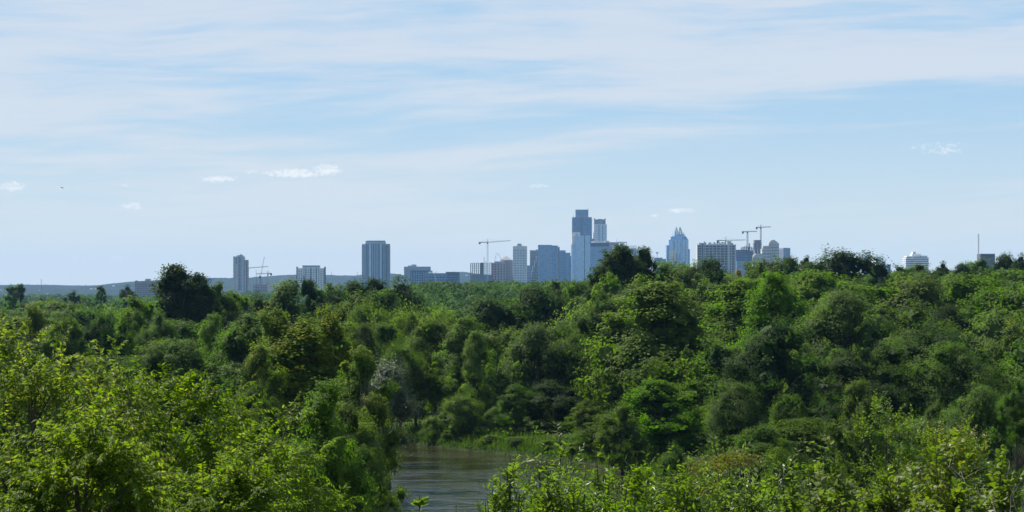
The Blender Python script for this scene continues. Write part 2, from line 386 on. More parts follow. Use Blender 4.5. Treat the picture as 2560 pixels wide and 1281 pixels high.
def make_crown(name, seed, mat, H=15., R=5.5, cb=.22, shape='round', nb=44, rb=1.35, nsub=16, nl=34, leaf=.18, wr=.6,
               droop=0.0, upl=.35, lobes=.30, spread=.30, peaks=0, tint_top=0.0, core=1.0):
    r = np.random.RandomState(seed)
    z0, z1 = H*cb, H-rb*.75
    P, t, u = crown_points(r, R-rb*.8, z0+rb*.4, z1, shape, nb, lobes)
    if peaks:      # a few leading shoots that break the outline
        k = np.argsort(-t)[:peaks]; P[k, :2] *= r.uniform(.6, 1.9, (peaks, 1)); P[k, 2] += r.uniform(-.3, .5, peaks)*rb
        P[:, 2] = np.minimum(P[:, 2], H-rb*.6)
    cen = np.array([0, 0, z0+(z1-z0)*.40])
    out = unit(P-cen)
    RB = rb*r.uniform(.55, 1.45, nb)
    d = unit(r.normal(0, 1, (nb, nsub, 3))+.8*out[:, None, :]+np.array([0, 0, .22]))
    q = np.where(r.rand(nb, nsub) < .2, r.uniform(.2, .7, (nb, nsub)), r.uniform(.72, 1.16, (nb, nsub)))
    S = P[:, None, :]+d*(RB[:, None]*q)[..., None]*np.array([1, 1, .95])
    st = r.uniform(0, 1, (nb, nsub))
    G = r.normal(0, 1, (nb, nsub, nl, 3))*(RB[:, None, None, None]*spread)
    G[..., 2] *= .8
    if droop: G[..., 2] -= np.abs(r.normal(0, 1, (nb, nsub, nl)))*droop*RB[:, None, None]*.6
    L = (S[:, :, None, :]+G).reshape(-1, 3)
    Nn = unit(d[:, :, None, :]*.50+unit(G)*.42+.95*unit(L.reshape(nb, nsub, nl, 3)-cen)+r.normal(0, .34, (nb, nsub, nl, 3))+np.array([0, 0, upl])).reshape(-1, 3)
    A = unit(np.cross(Nn, r.normal(0, 1, L.shape)))
    if droop: A = unit(A*.6+np.array([0, 0, -1.0])*droop)
    n = len(L)
    keep = L[:, 2] > .12
    ln = leaf*r.uniform(.65, 1.35, n); wd = ln*wr*r.uniform(.8, 1.2, n)
    tint = np.clip(.42*np.repeat(st.ravel(), nl)+.42*r.uniform(0, 1, n)+tint_top*np.repeat(np.repeat(t, nsub), nl)*np.repeat((st.ravel() > .35), nl), 0, 1)
    V, T = leaf_quads(L[keep], A[keep], Nn[keep], ln[keep], wd[keep])
    # inner bough foliage: larger leaf masses added to block light, tinted dark as shade
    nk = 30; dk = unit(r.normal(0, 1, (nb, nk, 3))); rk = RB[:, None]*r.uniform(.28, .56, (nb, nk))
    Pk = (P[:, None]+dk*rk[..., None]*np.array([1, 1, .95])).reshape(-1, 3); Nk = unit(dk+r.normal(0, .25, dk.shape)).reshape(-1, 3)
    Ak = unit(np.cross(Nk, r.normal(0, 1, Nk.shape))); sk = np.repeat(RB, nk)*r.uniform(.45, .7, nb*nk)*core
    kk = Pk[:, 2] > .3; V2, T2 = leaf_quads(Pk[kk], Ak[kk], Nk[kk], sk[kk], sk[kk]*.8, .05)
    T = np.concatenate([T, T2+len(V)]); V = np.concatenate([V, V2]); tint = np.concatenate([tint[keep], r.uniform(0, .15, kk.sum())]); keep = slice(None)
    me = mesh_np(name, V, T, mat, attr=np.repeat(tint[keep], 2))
    return me, P

def tube(V, Fq, pts, rads, k=5):
    pts = np.asarray(pts, float); n = len(pts)
    tg = unit(np.gradient(pts, axis=0))
    ref = np.where(np.abs(tg[:, 2:3]) > .9, np.array([[1., 0, 0]]), np.array([[0, 0, 1.]]))
    a = unit(np.cross(tg, ref)); b = np.cross(tg, a)
    an = np.arange(k)*2*np.pi/k
    ring = pts[:, None, :]+(np.cos(an)[None, :, None]*a[:, None, :]+np.sin(an)[None, :, None]*b[:, None, :])*np.asarray(rads)[:, None, None]
    b0 = sum(len(v) for v in V); V.append(ring.reshape(-1, 3))
    for i in range(n-1):
        for j in range(k):
            Fq.append((b0+i*k+j, b0+i*k+(j+1) % k, b0+(i+1)*k+(j+1) % k, b0+(i+1)*k+j))

def make_trunk(name, seed, H, P, r0, mat, fork=.35, every=1):
    r = np.random.RandomState(seed+900); V = []; Q = []
    top = np.array([r.normal(0, .3), r.normal(0, .3), H*.72])
    zz = np.linspace(-.6, 1, 7)
    tr = np.stack([top[0]*np.clip(zz, 0, 1)**1.4+.12*np.sin(zz*5+seed), top[1]*np.clip(zz, 0, 1)**1.4+.12*np.cos(zz*4+seed), np.where(zz < 0, zz, zz*top[2])], 1)
    tube(V, Q, tr, np.interp(zz, [-.6, 0, .1, 1], [r0*1.35, r0*1.25, r0, r0*.25]), 8)
    for p in P[::every]:
        h = np.clip(p[2]*r.uniform(.35, .7), H*.12, top[2])
        s = np.array([np.interp(h, tr[:, 2], tr[:, i]) for i in range(3)])
        m1 = s+(p-s)*.4+np.array([0, 0, -.06*np.linalg.norm(p-s)])+r.normal(0, .12, 3)
        m2 = s+(p-s)*.75+r.normal(0, .15, 3)
        w = r0*.42*np.clip(1.2-h/H, .3, 1)
        tube(V, Q, [s, m1, m2, p], [w, w*.7, w*.4, w*.12], 5)
    return mesh_np(name, np.concatenate(V), np.array(Q), mat, smooth=True)

def make_snag(name, seed, H):
    r = np.random.RandomState(seed); V = []; Q = []
    def grow(p, d, ln, rad, dep):
        n = 4; pts = [p]; dd = d.copy()
        for i in range(n):
            dd = unit(dd+r.normal(0, .13, 3)+np.array([0, 0, .04])); pts.append(pts[-1]+dd*ln/n)
        tube(V, Q, pts, np.linspace(rad, rad*.45, n+1), 5)
        if dep > 0:
            for k in range(r.randint(2, 4)):
                i = r.randint(2, n+1); d2 = unit(dd+r.normal(0, .6, 3)); grow(pts[i], d2, ln*r.uniform(.4, .65), rad*.5, dep-1)
    grow(np.array([0, 0, -.4]), np.array([0, 0, 1.]), H*.62, H*.011, 3)
    return mesh_np(name, np.concatenate(V), np.array(Q), BARK_PALE, smooth=True)

# species: name -> list of (crown mesh, trunk mesh, nominal height, nominal crown radius)
SPEC = {}
def species(key, base, mats, n, fine, coarse, H, R, r0=.28, bark=BARK):
    for lod, kw in (('f', fine), ('c', coarse)):
        L = []
        for i in range(n):
            seed = abs(hash_s(key))*7+i*131+(0 if lod == 'f' else 17)
            kk = dict(base); kk.update(kw)
            me, P = make_crown('crown_'+key, seed % 99991, mats, H=H, R=R, **kk)
            tk = make_trunk('trunk_'+key, seed % 9973, H, P, r0, bark)
            co = np.empty(len(me.vertices)*3, np.float32); me.vertices.foreach_get('co', co); co = co.reshape(-1, 3)
            hh = float(np.percentile(co[:, 2], 99.8)); rr = float(np.percentile(np.abs(co[:, 0]), 98))
            L.append((me, tk, hh, rr))
        SPEC[key+lod] = L
def hash_s(s): return sum((i+1)*ord(c) for i, c in enumerate(s))

FINE = dict(nb=54, nsub=15, nl=33, leaf=.22); COARSE = dict(nb=46, nsub=13, nl=19, leaf=.36)
species('oak',    dict(shape='wide', rb=1.55, lobes=.30, cb=.15, spread=0.17), LM['dark'], 2, FINE, COARSE, 12.5, 6.0, .32)
species('elm',    dict(shape='round', rb=1.35, lobes=.30, cb=.12, spread=0.18, peaks=6), LM['mid'], 3, FINE, COARSE, 13, 5.4)
species('maple',  dict(shape='egg', rb=1.25, lobes=.30, cb=.08, spread=0.17, peaks=5), LM['bright'], 2, FINE, COARSE, 12.5, 5.0)
species('cotton', dict(shape='egg', rb=1.2, lobes=.30, cb=.10, spread=0.2, peaks=7, tint_top=.24, wr=.8), LM['cotton'], 2, dict(FINE, leaf=.21), dict(COARSE, leaf=.36), 16, 5.0, .3, BARK_PALE)
species('willow', dict(shape='wide', rb=1.6, lobes=.30, cb=.08, spread=0.32, droop=.5, wr=.34), LM['willow'], 1, dict(FINE, nl=36, leaf=.22), dict(COARSE, nl=24, leaf=.40), 11, 5.4)
species('silver', dict(shape='bush', rb=1.0, lobes=.30, cb=.04, spread=0.32, wr=.36, peaks=5), LM['silver'], 1, dict(FINE, nb=30, leaf=.20), dict(COARSE, nb=24, leaf=.34), 10, 3.2)
species('grey',   dict(shape='round', rb=1.2, lobes=.30, cb=.06, spread=0.2, wr=.5, peaks=4), LM['grey'], 2, dict(FINE, leaf=.20), dict(COARSE, leaf=.34), 10, 4.8)
species('vine',   dict(shape='column', rb=1.5, lobes=.30, cb=.02, spread=0.2, droop=.25, peaks=6), LM['vine'], 2, dict(FINE, leaf=.22), dict(COARSE, leaf=.36, nb=60, core=1.25), 17, 3.6, .35)
species('poplar', dict(shape='wide', rb=1.4, lobes=.40, cb=.05, spread=0.18, peaks=12, upl=.1), LM['dark'], 2, dict(FINE, leaf=.22), dict(COARSE, leaf=.34, nb=70, core=1.3), 18, 4.2)
species('bush',   dict(shape='bush', rb=0.85, lobes=.30, cb=.0, spread=0.22), LM['mid'], 2, dict(FINE, nb=24, leaf=.14), dict(COARSE, nb=18, leaf=.26), 5, 2.6, .10)
species('autumn', dict(shape='egg', rb=.9, lobes=.30, cb=.1, spread=.3), LM['autumn'], 1, dict(FINE, nb=10, nsub=6), dict(COARSE, nb=26), 12, 3.2)
SNAG = [make_snag('snag_mesh', 5+i, 12.0) for i in range(3)]

KIND = {'oak': ('broadleaf_tree', 'dark green spreading'), 'elm': ('broadleaf_tree', 'mid green rounded'), 'maple': ('broadleaf_tree', 'bright green egg-shaped'),
        'cotton': ('cottonwood_tree', 'yellow-green tree-like'), 'willow': ('feathery_tree', 'pale feathery green'), 'silver': ('silvery_tree', 'silver-grey leaved'),
        'grey': ('broadleaf_tree', 'grey-green'), 'vine': ('vine_covered_tree', 'almost black vine-draped'), 'poplar': ('upswept_tree', 'dark upright jagged'),
        'bush': ('bush', 'low rounded green'), 'autumn': ('golden_tree', 'golden-leaved')}
RT = np.random.RandomState(77)
PLACED = []     # X, Y, radius
def plant(sp, px, ytop, wpx, Y, label, group=None, cat='tree', vi=None, dens='auto', hmin=None):
    X = X_of(px, Y); g0 = gz(X, Y); zt = Z_of(ytop, Y); H = max(zt-g0, 1.2)
    if 400 <= Y < 800 and sp in ('elm', 'oak', 'maple'): wpx *= 1.25
    if Y >= 800: wpx *= 1.3
    if 235 <= Y < 400 and px > 1200: wpx *= 1.10
    Wm = wpx/F*Y
    lod = 'f' if Y < 345 else 'c'
    L = SPEC[sp+lod]; me, tk, nh, nr = L[RT.randint(len(L)) if vi is None else vi % len(L)]
    sx = Wm/2/nr; sz = H/nh
    nm = KIND[sp][0]
    t = thing(nm, label, cat, (X, Y, g0-.05), RT.uniform(0, 6.28), group)
    lim = 1.35 if Y < 235 else (1.45 if Y < 800 else 1.1)
    szc = min(sz, lim*sx)
    a = link('crown', me, t); a.scale = (sx, sx, szc); a.location = (0, 0, H-szc*nh)
    c = link('trunk', tk, t); c.scale = (sx, sx, sz*.97)
    PLACED.append((X, Y, Wm/2, sp))
    return t

KEY = [
 # left half, near bank and slope
 ('maple', 812, 952, 250, 112, 'bright green dense tree on the near left bank, below the yellow-topped cottonwood'),
 ('elm', 872, 1005, 235, 152, 'dark bank tree whose branches overhang the brown water on the left'),
 ('cotton', 940, 985, 130, 168, 'yellow-tipped small tree leaning over the river, right of the bright dense tree'),
 ('cotton', 757, 802, 320, 214, 'broad tree body under the two yellow-topped peaks'),
 ('cotton', 692, 772, 150, 216, 'tall tree with yellowing crown, left one of the yellow-topped pair'),
 ('cotton', 822, 770, 160, 217, 'tall tree with golden-brown tips, right one of the yellow-topped pair'),
 ('cotton', 902, 868, 150, 200, 'smaller yellow-green tree stepping down toward the silver tree'),
 ('cotton', 650, 850, 130, 205, 'yellow-green low side tree at the foot of the yellow-topped pair'),
 ('elm', 893, 1115, 130, 146, 'dark lower tree at the left water edge, below the overhanging bank tree'),
 ('silver', 966, 893, 125, 226, 'silver-grey leaved tree right of the yellow-topped trees'),
 ('grey', 645, 950, 160, 148, 'pale speckled tree below the yellow-topped trees'),
 ('maple', 530, 785, 130, 330, 'bright green round tree left of the yellow-topped trees'),
 ('elm', 460, 848, 190, 262, 'mid green tree in shade in front of the bright round tree'),
 ('oak', 380, 870, 150, 235, 'dark low tree just above the big leafy foreground tree'),
 ('elm', 345, 742, 130, 350, 'tall dark tree below and left of the vine-draped giant'),
 ('oak', 262, 775, 150, 335, 'dark tall tree with black shade at its foot, above the foreground tree'),
 ('grey', 400, 775, 110, 330, 'dark tree standing under the vine-draped giant'),
 ('cotton', 78, 762, 130, 320, 'yellow-green round tree at the far left behind the foreground tree'),
 ('elm', 165, 790, 120, 330, 'mid green tree between the yellow-green round tree and the dark tall tree'),
 ('elm', 20, 800, 90, 290, 'mid green tree cut by the left edge of the picture'),
 # skyline group on the left
 ('vine', 446, 663, 122, 420, 'tall black vine-draped giant rising alone above the left skyline'),
 ('vine', 505, 692, 58, 424, 'narrow vine-draped companion leaning on the right of the giant'),
 ('elm', 548, 706, 75, 430, 'small crowned tree just right of the vine-draped giant'),
 ('elm', 590, 728, 80, 440, 'tree in front of the foot of the slender pale tower'),
 ('oak', 650, 732, 100, 420, 'dark spreading tree right of the foot of the slender pale tower'),
 ('elm', 722, 700, 110, 440, 'crown below the left corner of the white hotel'),
 ('vine', 770, 697, 40, 425, 'dark spire-like vine-covered tree in front of the white hotel'),
 ('elm', 822, 708, 100, 450, 'crown below the right corner of the white hotel'),
 ('oak', 884, 698, 80, 520, 'dark crown against the left foot of the dark glass tower'),
 ('oak', 935, 692, 60, 520, 'dark crown in the middle of the dark glass tower foot'),
 ('oak', 1005, 690, 120, 480, 'dark spreading crown below the grey mid-rise block'),
 ('elm', 965, 722, 120, 420, 'mid green crown in front of the dark glass tower foot, second row'),
 ('elm', 880, 730, 100, 400, 'mid green crown left of the pale feathery trees'),
 # pale pale trees
 ('willow', 905, 752, 90, 385, 'pale feathery tree at the left end of the tree stand'),
 ('willow', 962, 768, 120, 352, 'pale feathery tree in the middle of the stand, left of centre'),
 ('willow', 1030, 762, 130, 348, 'pale feathery tree with the broadest crown of the stand'),
 ('willow', 1098, 768, 110, 355, 'pale feathery tree at the right end of the stand'),
 ('willow', 1000, 850, 110, 300, 'pale yellow-green tree low beside the silver-grey tree'),
 ('grey', 905, 806, 110, 262, 'grey-green tree between the trees and the pale pale trees'),
 ('elm', 1085, 795, 160, 312, 'tall dark tree in the river wall in front of the tree stand'),
 ('elm', 1040, 905, 110, 302, 'shaded tree behind the silver-grey tree at the river bend'),
 ('maple', 1190, 828, 125, 294, 'narrow bright-edged tree in the river wall left of the big central tree'),
 ('willow', 1155, 985, 100, 288, 'small yellow-green tree on the far bank above the grass'),
 ('bush', 1085, 1040, 55, 291, 'small dark bush left of the yellow-green tree on the bank', 'bush'),
 ('bush', 1240, 1020, 70, 288, 'shaded bush behind the grassy bank, right of the small willow', 'bush'),
 ('oak', 1225, 740, 170, 385, 'dark broad tree in the second row left of the big central tree'),
 ('oak', 1335, 708, 160, 395, 'dark broad tree crowning the middle of the wood below the glass slab'),
 ('elm', 1140, 860, 90, 320, 'shaded tree between the dark tree and the narrow bright-edged tree'),
 ('grey', 1345, 805, 190, 296, 'olive-grey topped half of the big central tree over the river'),
 ('elm', 1440, 835, 190, 300, 'green right half of the big central tree over the river'),
 ('elm', 1290, 960, 115, 284, 'dark tree on the far bank with a pale lit tip'),
 ('oak', 1395, 950, 150, 286, 'dark low tree under the big central tree at the water'),
 ('elm', 1470, 1000, 110, 272, 'dark low tree at the water left of the bright bank tree'),
 ('elm', 1505, 1035, 130, 261, 'shaded tree closing the right end of the grassy bank'),
 ('elm', 1400, 700, 90, 500, 'crown below the blue stepped office at the skyline'),
 ('elm', 1450, 700, 80, 470, 'crown below the white glass tower at the skyline'),
 ('maple', 1530, 870, 110, 310, 'bright green tree behind the right shoulder of the big central tree'),
 # skyline, right half
 ('poplar', 1548, 614, 120, 432, 'tall jagged dark upswept tree in front of the wide blue block'),
 ('poplar', 1576, 648, 110, 436, 'broad dark crown joining the two jagged upswept trees'),
 ('poplar', 1612, 618, 66, 440, 'narrow dark upswept tree leaning right beside the tall jagged one'),
 ('poplar', 1500, 665, 70, 425, 'short dark upswept tree shoulder left of the tall jagged one'),
 ('maple', 1515, 685, 100, 408, 'bright green crown at the foot of the tall jagged poplar'),
 ('maple', 1600, 690, 110, 410, 'bright green crown under the two dark upswept trees, right side'),
 ('elm', 1668, 652, 120, 470, 'yellow-green crown in front of the spiked crown tower, left'),
 ('elm', 1722, 662, 90, 460, 'yellow-green crown in front of the spiked crown tower, right'),
 ('oak', 1775, 642, 95, 500, 'dark round tree hiding the lower left of the grid-fronted block'),
 ('elm', 1750, 700, 100, 420, 'mid green crown under the dark round oak'),
 ('willow', 1835, 692, 70, 620, 'pale distant crown below the right end of the grid-fronted block'),
 ('autumn', 1845, 674, 24, 640, 'small golden crown at the foot of the grid-fronted block'),
 ('elm', 1925, 644, 95, 480, 'green crown in front of the stepped beige tower'),
 ('elm', 1880, 668, 70, 470, 'green crown left of the one before the stepped beige tower'),
 ('oak', 1975, 640, 55, 560, 'small dark crown below the plain ribbed box tower'),
 ('oak', 2016, 638, 34, 565, 'small dark crown right of the plain ribbed box tower'),
 ('oak', 2112, 622, 165, 520, 'broad dark tree, tallest on the right skyline'),
 ('oak', 2055, 642, 70, 540, 'dark tree at the left shoulder of the broad dark one'),
 ('oak', 2195, 655, 70, 540, 'dark tree at the right shoulder of the broad dark one'),
 ('elm', 2255, 664, 70, 600, 'crown left of the foot of the white tiered office'),
 ('elm', 2310, 660, 90, 600, 'crown in front of the foot of the white tiered office'),
 ('oak', 2357, 652, 38, 600, 'small dark crown right of the white tiered office'),
 ('oak', 2405, 656, 50, 590, 'dark jagged crown between the white office and the mast'),
 ('elm', 2462, 648, 85, 620, 'crown in front of the brown box building'),
 ('oak', 2512, 632, 60, 600, 'dark crown right of the brown box building'),
 ('oak', 2552, 633, 50, 590, 'dark crown cut by the right edge at the skyline'),
 # middle right
 ('maple', 1855, 698, 300, 332, 'largest broad green tree in the right half with limbs showing through'),
 ('elm', 1990, 730, 150, 345, 'green tree joined to the right of the largest broad one'),
 ('elm', 1635, 750, 150, 352, 'mid green tree left of the largest broad one'),
 ('maple', 1560, 745, 130, 370, 'yellow-green tree in the third row right of the big central tree'),
 ('elm', 1470, 760, 130, 360, 'mid green tree behind the big central tree, right'),
 ('maple', 1735, 860, 150, 292, 'bright lit tree below the left of the largest broad one'),
 ('vine', 1640, 835, 85, 300, 'narrow vine-clad tree beside the deep black gap'),
 ('maple', 1650, 950, 230, 252, 'bright mid green tree close to the water right of the river'),
 ('elm', 1555, 1010, 130, 246, 'mid green tree at the water edge left of the bright one'),
 ('grey', 1842, 955, 170, 232, 'dark speckled tree right of the bright one at the river'),
 ('maple', 2010, 858, 125, 262, 'small-leaved bright tree below the largest broad one, right'),
 ('maple', 2095, 872, 130, 258, 'bright tree with layered boughs right of the small-leaved bright tree'),
 ('elm', 2150, 948, 135, 192, 'pale round tree in front of the layered bright tree'),
 ('elm', 1975, 985, 120, 225, 'shaded tree under the small-leaved bright tree'),
 ('bush', 1945, 1112, 105, 132, 'round fine-leaved bush behind the foreground shrubs', 'bush'),
 ('grey', 1685, 1105, 105, 178, 'grey-green bush behind the lance-leaved shrub', 'bush'),
 ('maple', 2390, 700, 110, 425, 'bright yellow-green vine-lit tree in the upper right wood'),
 ('maple', 2305, 712, 110, 430, 'bright yellow-green tree left of the vine-lit one'),
 ('elm', 2210, 765, 150, 350, 'mid green tree in the upper right wood, below the dark oak'),
 ('grey', 2390, 855, 200, 250, 'grey-green tree with hanging boughs in the right wood'),
 ('cotton', 2532, 800, 110, 268, 'yellow-green tree at the right edge, mid height'),
 ('grey', 2445, 960, 180, 172, 'blue-grey leaved tree above the vine bush at right'),
 ('grey', 2545, 945, 110, 165, 'blue-grey leaved tree cut by the right edge'),
 ('grey', 2345, 1000, 110, 176, 'small blue-grey tree left of the larger blue-grey one'),
 ('vine', 2380, 765, 110, 330, 'dark vine-covered tree with a black hollow in the right wood'),
 ('elm', 2520, 700, 110, 470, 'mid green tree below the skyline at the right edge'),
 # far left, beyond the low woods
 ('elm', 34, 713, 38, 900, 'lone distant tree with open crown at the far left skyline'),
 ('elm', 52, 709, 18, 900, 'slim distant tree beside the lone open-crowned one'),
 ('oak', 183, 726, 34, 950, 'low dark distant tree before the blue hills'),
 ('oak', 318, 712, 38, 900, 'dark distant tree just left of the pale pink block'),
 ('elm', 252, 714, 22, 930, 'thin distant tree with a leaning top before the blue hills'),
]
for k in KEY:
    sp, px, yt, w, Y, lab = k[:6]
    plant(sp, px, yt, w, Y, lab, cat=k[6] if len(k) > 6 else 'tree')
for i, (px, yt, Y, lab) in enumerate([(75, 722, 850, 'bare dead tree, leftmost of those before the blue hills'), (106, 720, 870, 'forked bare dead tree before the blue hills'),
                                      (170, 724, 900, 'bare dead tree beside the low dark distant tree'), (133, 727, 890, 'short bare dead tree between the forked one and the low dark tree')]):
    X = X_of(px, Y); g0 = gz(X, Y); t = thing('dead_tree', lab, 'tree', (X, Y, g0), i*1.7, 'bare trees on the far left')
    s = (Z_of(yt, Y)-g0)/12.0; t.scale = (s, s, s); link('trunk', SNAG[i % 3], t)

# ---- the rest of the wood: free-standing trees between the ones above
LAND = [(60, 'below the blue hills at far left'), (200, 'below the low blue hills'), (345, 'below the pale pink block'), (445, 'around the vine-draped giant'), (600, 'below the slender pale tower'),
        (776, 'below the white hotel'), (940, 'below the dark glass tower'), (1050, 'below the grey mid-rise blocks'), (1200, 'below the skeleton building'),
        (1300, 'below the pale residential tower'), (1375, 'below the blue glass slab'), (1455, 'below the two tallest towers'), (1560, 'below the jagged upswept trees'),
        (1695, 'below the spiked crown tower'), (1800, 'below the grid-fronted block'), (1930, 'below the stepped beige tower'), (2105, 'below the broad skyline oak'),
        (2295, 'below the white tiered office'), (2465, 'below the brown box building')]
ORD = ['', 'second ', 'third ', 'fourth ', 'fifth ', 'sixth ', 'seventh ', 'eighth ', 'ninth ', 'tenth ', 'eleventh ', 'twelfth ', 'thirteenth ', 'fourteenth ', 'fifteenth ', 'sixteenth ', 'seventeenth ', 'eighteenth ', 'nineteenth ', 'twentieth ']+['far ']*20
rf = np.random.RandomState(41)
cand = []
for _ in range(9000):
    Y = rf.uniform(120, 640)**1.0; X = rf.uniform(-.27, .27)*Y
    cand.append((Y, X))
fills = []
def ok(X, Y, rad):
    if river_sd(np.array([X]), np.array([Y]))[0] < 3.0: return False
    px = PX_of(X, Y)
    if Y < 250 and 790 < px < 1600: return False
    for (a, b_, c, s) in PLACED:
        if (a-X)**2+((b_-Y)*.85)**2 < ((c+rad)*(.70 if px > 1280 and Y > 265 else .58))**2: return False
    return True
SPW = ['oak']*3+['elm']*5+['maple']*3+['grey']*2+['willow']
for Y, X in cand:
    if len(fills) >= 165: break
    rad = rf.uniform(4.6, 7.8)
    if PX_of(X, Y) > 1280 and Y > 265: rad *= 1.22
    if Y < 230: rad *= .62
    if not ok(X, Y, rad): continue
    px = PX_of(X, Y)
    sp = SPW[rf.randint(len(SPW))]
    if px < 420 and Y > 380 and rf.rand() < .5: sp = 'willow' if rf.rand() < .4 else 'elm'
    g0 = gz(X, Y)
    H = rf.uniform(11.0, 16.5)
    if px > 1280 and Y > 265: H *= 1.4
    if Y < 235: H = rf.uniform(5, 8.5)
    if px > 1450 and Y > 380: H *= .95
    # keep the crowns below the skyline seen over them
    ymin = np.interp(px, [0, 350, 560, 1000, 1150, 1480, 1700, 2560], [745, 742, 730, 712, 742, 722, 680, 668])+rf.uniform(0, 50)*(px > 1280)
    H = min(H, Z_of(ymin, Y)-g0)
    if H < 4: continue
    fills.append((Y, X, rad, sp, H)); PLACED.append((X, Y, rad, sp))
fills.sort()
cnt = {}
for Y, X, rad, sp, H in fills:
    px = PX_of(X, Y); lm = min(LAND, key=lambda l: abs(l[0]-px))[1]
    i = cnt.get((sp, lm), 0); cnt[(sp, lm)] = i+1
    lab = f"{KIND[sp][1]} tree, {ORD[i]}nearest of its kind {lm}"
    plant(sp, px, HY-(H+gz(X, Y)-CAMZ)*F/Y, rad*2*F/Y, Y, lab, 'trees filling the river woods'); PLACED.pop()

# ---- the far wood: one mass that nobody could count
def far_wood():
    r = np.random.RandomState(9); rows = []
    Y = 560.0
    while Y < 5200:
        sp = 7.5+Y*.0016; n = int(.56*Y/sp)
        X = (np.arange(n)-n/2)*sp+r.uniform(-.5, .5, n)*sp; yy = Y+r.uniform(-.5, .5, n)*Y*.035
        rows.append(np.stack([X, yy], 1)); Y *= 1.036 if Y < 1500 else 1.06
    T = np.concatenate(rows); r.shuffle(T)
    px = PX_of(T[:, 0], T[:, 1])
    keep = ~((T[:, 1] < 640) & (r.rand(len(T)) < .25))
    T = T[keep]; g0 = ground(T[:, 0], T[:, 1]); n = len(T); px = PX_of(T[:, 0], T[:, 1])
    H = r.uniform(9, 14, n)*np.where(r.rand(n) < .12, 1.3, 1)
    ymin = np.interp(px, [0, 330, 420, 560, 900, 1000, 1060, 1480, 1560, 1700, 2000, 2560], [735, 734, 732, 727, 712, 704, 700, 700, 690, 672, 660, 655])+r.uniform(0, 1, n)*np.where(px > 1550, 34, 14)
    H = np.minimum(H, CAMZ+(HY-ymin)/F*T[:, 1]-g0)
    H = np.maximum(H, 3.0)
    m = np.where(T[:, 1] < 1100, 124, np.where(T[:, 1] < 2000, 66, 34))
    idx = np.repeat(np.arange(n), m); N = len(idx)
    R = r.uniform(3.6, 7.6, n)*(1+T[:, 1]*.00012)
    # clumps in each crown so that it is lobed
    nc = 9
    cd = unit(r.normal(0, 1, (n, nc, 3))+np.array([0, 0, .5])); cd[..., 2] = np.abs(cd[..., 2])*.9
    ci = r.randint(0, nc, N)
    c = cd[idx, ci]
    d = unit(c*.62+r.normal(0, .36, (N, 3)))
    hz_ = H[idx]*.5
    P = np.stack([T[idx, 0]+d[:, 0]*R[idx]*(.75+.25*r.rand(N)), T[idx, 1]+d[:, 1]*R[idx]*(.75+.25*r.rand(N)), g0[idx]+hz_+d[:, 2]*hz_*(.82+.18*r.rand(N))], 1)
    Nn = unit(d+r.normal(0, .55, (N, 3))); A = unit(np.cross(Nn, r.normal(0, 1, (N, 3))))
    s = (.76+T[idx, 1]*.00046)*r.uniform(.7, 1.3, N)
    V, Tr = leaf_quads(P, A, Nn, s*1.5, s)
    tint = np.clip(r.beta(.8, .8, n)[idx]*.8+.2*r.rand(N), 0, 1)
    return mesh_np('far_wood', V, Tr, LM['far'], attr=np.repeat(tint, 2))
o = link('distant_forest', far_wood(), None, 'stuff'); tag(o, 'hazy green mass of distant woods reaching to the skyline')

# ---- grass on the far bank and ground plants
def bank_grass():
    r = np.random.RandomState(12); n = 34000
    seg = np.array([p for p in FARB if -20 < p[0] < 60][::-1])
    L = np.cumsum([0]+[np.hypot(*(seg[i+1]-seg[i])) for i in range(len(seg)-1)])
    s = r.uniform(0, L[-1], n); bx = np.interp(s, L, seg[:, 0]); by = np.interp(s, L, seg[:, 1])
    off = r.beta(1.1, 2.0, n)*7.0-.25
    X = bx+off*.55+r.normal(0, .2, n); Y = by+off*.85
    Z = ground(X, Y)
    patch = np.sin(X*1.7+2*np.sin(Y*1.1))*.5+.5*np.sin(Y*2.3+X*.9)
    h = r.uniform(.25, .6, n)*(1+.9*np.clip(patch, 0, 1))*np.where(off < 1.0, .75, 1.1)
    lean = r.normal(0, .28, (n, 2)); w = r.uniform(.03, .07, n)
    az = r.uniform(0, 3.14, n)
    V = np.zeros((n, 3, 3))
    V[:, 0] = np.stack([X-np.cos(az)*w, Y-np.sin(az)*w, Z-.05], 1); V[:, 1] = np.stack([X+np.cos(az)*w, Y+np.sin(az)*w, Z-.05], 1)
    V[:, 2] = np.stack([X+lean[:, 0]*h, Y+lean[:, 1]*h, Z+h], 1)
    tint = np.clip(r.rand(n)*.6+.4*np.clip(.5+.5*patch, 0, 1), 0, 1)
    return mesh_np('bank_grass', V.reshape(-1, 3), np.arange(n*3).reshape(-1, 3), LM['grass'], attr=tint)
LM['grass'] = leaf_mat('grass_blades', (.034, .060, .012), (.070, .105, .022), (.120, .105, .050), .80, trans=.4, rough=.5, objvar=0.0)
o = link('grass', bank_grass(), None, 'stuff'); tag(o, 'tall green grass along the far river bank')
for px, yt, w, Y, lab in [(1128, 1074, 46, 288, 'pale green bush in the bank grass, left one of the low row at the water'), (1068, 1084, 34, 294, 'small bush at the left end of the bank grass'),
                          (1292, 1106, 54, 275, 'low spreading bush in the bank grass right of the dome-topped one'), (1372, 1118, 66, 269, 'low bush at the water behind the tall lance-leaved shrub'), (1455, 1120, 70, 264, 'low bush at the right end of the bank grass')]:
    plant('bush', px, yt, w, Y, lab, 'bushes in the bank grass', 'bush')
plant('bush', 1226, 1087, 42, 279.5, 'dark dome-topped bush standing in the bank grass at the water', None, 'bush')
